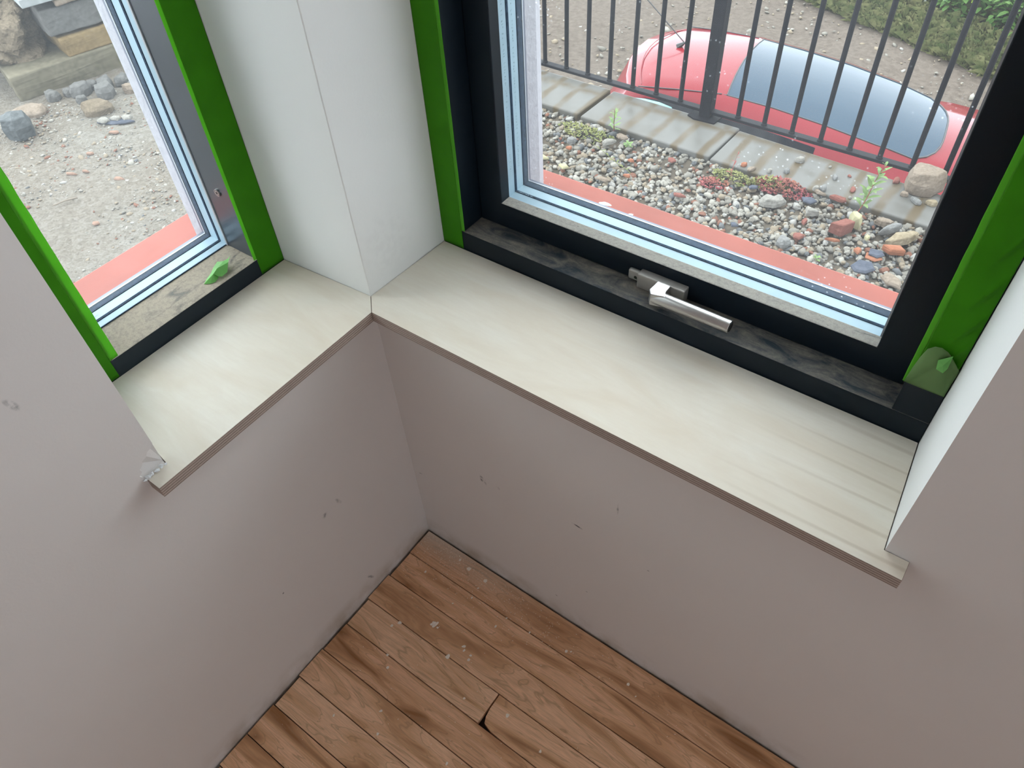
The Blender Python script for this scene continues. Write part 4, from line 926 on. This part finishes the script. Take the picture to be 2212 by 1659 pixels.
# ---- the yard's rubble stone wall and loose rocks, seen through the left window
wu = Vector((.25, .968, 0)); wn_ = Vector((.968, -.25, 0)); F0 = Vector((-3.06, .75, 0))
def wallstone(name, s0, s1, z0, z1, out, depth, mat, label, seed, irr=.012, skew=0, par=None):
    """block in the rubble wall: s along the wall, out = how far its face stands proud"""
    r_ = random.Random(seed); V = []
    for dd, k in ((out, 0), (-depth, 1)):
        for (s_, z_) in ((s0, z0), (s1, z0 + skew * .4), (s1, z1 + skew), (s0, z1)):
            p = F0 + wu * (s_ + r_.uniform(-irr, irr)) + wn_ * (dd + r_.uniform(-irr, irr) * .5); V.append((p.x, p.y, z_ + r_.uniform(-irr, irr) * .5))
    F = [(0, 1, 2, 3), (7, 6, 5, 4), (0, 4, 5, 1), (1, 5, 6, 2), (2, 6, 7, 3), (3, 7, 4, 0)]
    c = sum((Vector(q) for q in V), Vector()) / 8
    o = ob(name, [tuple(Vector(q) - c) for q in V], F, mat, bevel=.008, seg=3); o.location = c
    md = o.modifiers.new('subd', 'SUBSURF'); md.subdivision_type = 'SIMPLE'; md.levels = 3; md.render_levels = 3
    tx = bpy.data.textures.new('stone_lumps', 'CLOUDS'); tx.noise_scale = .06
    dm = o.modifiers.new('lumps', 'DISPLACE'); dm.texture = tx; dm.strength = .014; dm.texture_coords = 'LOCAL'
    return tag(o, label, 'stone block', 'blocks of the rubble stone wall')
wallstone('wall_stone', 0.0, .95, -.262, -.146, .01, .25, R_olive, 'long olive-grey stone slab at the foot of the rubble wall', 1, .006)
wallstone('wall_stone', .250, .62, -.146, -.064, -.005, .25, R_or2, 'ochre orange block resting on the long slab', 2, .012)
wallstone('wall_stone', .66, 1.1, -.146, -.05, -.02, .25, R_wall, 'grey block right of the ochre one', 3)
wallstone('wall_stone', .232, .56, -.056, .056, -.012, .25, R_wall, 'cool grey block above the ochre one', 4, .006)
wallstone('wall_stone', .60, 1.0, -.05, .07, -.02, .25, R_wall, 'grey block at the upper right of the rubble wall', 5)
wallstone('wall_stone', .30, .80, .062, .088, .012, .25, R_tan, 'thin tan stone under the white board', 6, .006)
core = ob('mortar_core', *merge([prism([tuple((F0 + wu * a + wn_ * b)[:2]) for a, b in ((.215, -.275), (1.3, -.275), (1.3, -.5), (.16, -.5))], -.28, .070), blob(tuple(F0 + wu * .09 + wn_ * -.22 + Vector((0, 0, -.03))), (.12, .14, .12), 8, 5, .3),
     blob(tuple(F0 + wu * .06 + wn_ * -.32 + Vector((0, 0, -.10))), (.2, .16, .12), 9, 5, .3), blob(tuple(F0 + wu * .10 + wn_ * -.40 + Vector((0, 0, .06))), (.2, .15, .10), 12, 5, .3)]), R_mort)
core.name = 'rubble_core'; tag(core, 'crumbling tan mortar and rubble core at the end of the stone wall', 'rubble')
pb = [tuple((F0 + wu * a + wn_ * b)[:2]) for a, b in ((.175, .015), (.9, .02), (.9, -.3), (.175, -.3))]
tag(ob('white_board', *prism(pb, .090, .125), simple('off_white_board', (.26, .28, .285), .6), bevel=.003), 'off-white board lying on top of the rubble stone wall', 'board')
zy = -.256
stone('dark_block', -2.765, .585, .135, .115, .085, .5, R_dark, 'dark blue-grey wet stone block alone on the sandy ground', 'rock', 6, 120, zy, irr=.12, top=.86)
stone('buff_rock', -2.91, .700, .15, .10, .03, .6, R_tan, 'flat buff rock half buried in front of the long slab', 'rock', 9, 121, zy)
stone('buff_rock', -2.654, .870, .13, .10, .045, .5, R_mort, 'rounded buff rock near the window with slate chips beside it', 'rock', 9, 122, zy)
stone('ochre_rock', -2.685, 1.06, .07, .06, .04, .3, R_tan, 'pale angular rock close to the window reveal', 'rock', 5, 123, zy)
for k, (x, y, w_, mt, lb) in enumerate([(-2.935, .835, .07, R_wall, 'leftmost grey rubble lump under the long slab'), (-2.905, .895, .06, R_wall, 'second grey rubble lump under the long slab'), (-2.865, .935, .09, R_wall, 'tallest grey rubble lump in the heap'),
      (-2.83, 1.03, .08, R_wall, 'grey rubble lump behind, at the back of the heap'), (-2.75, .985, .10, R_wall, 'broad grey rubble lump at the right of the heap'), (-2.87, .99, .06, R_wall, 'small grey rubble lump between the larger ones'),
      (-2.80, .89, .05, R_wall, 'low grey rubble lump in front of the heap'), (-2.79, 1.09, .07, R_wall, 'far grey rubble lump beside the window reveal'), (-2.72, 1.10, .05, R_wall, 'small far rubble lump by the window reveal')]):
    stone('rubble_lump', x, y, w_, w_ * .8, w_ * .55, .7 * k, mt, lb, 'rubble', 7, 130 + k, zy)
stone('slate_fragment', -2.50, .855, .15, .045, .010, .55, R_slate, 'long dark slate strip on the sandy yard under pale chips', 'slate', 7, 150, zy + .004)
for k, (x, y, w_) in enumerate([(-2.535, .825, .055), (-2.50, .862, .045), (-2.465, .895, .05)]):
    stone('pale_chip', x, y, w_, w_ * .55, .014, .5, R_pale, ['pale chip at the near end of the slate strip', 'pale chip in the middle of the slate strip', 'pale chip at the far end of the slate strip'][k], 'stone chip', 6, 151 + k, zy + .012)
for k, (x, y, w_, d, lb) in enumerate([(-2.427, .801, .05, .022, 'orange tile chip below the slate strip'), (-2.365, .647, .034, .018, 'pink-red tile chip in the middle of the sandy yard'), (-2.296, .518, .055, .014, 'long orange tile sliver in the sandy yard'),
      (-1.915, .38, .030, .024, 'round orange tile chip near the red outer sill'), (-2.26, .56, .04, .015, 'small orange sliver beside the long one'), (-2.10, .60, .05, .02, 'faded orange tile chips near the window reveal')]):
    stone('tile_fragment', x, y, w_, d, .008, .45, R_fade, lb, 'tile fragment', 5, 160 + k, zy + .004)
stone('slate_chip', -2.80, .490, .03, .02, .008, .1, R_slate, 'tiny blue slate chip left of the dark block', 'slate', 4, 170, zy + .003)
tag(ob('twig', *tube([(-2.151, .353, zy + .010), (-2.13, .395, zy + .016), (-2.115, .435, zy + .012)], [.0018, .0026, .0034], 6), simple('dry_twig', (.16, .13, .10), .8)), 'thin grey twig lying on the sandy ground', 'twig')
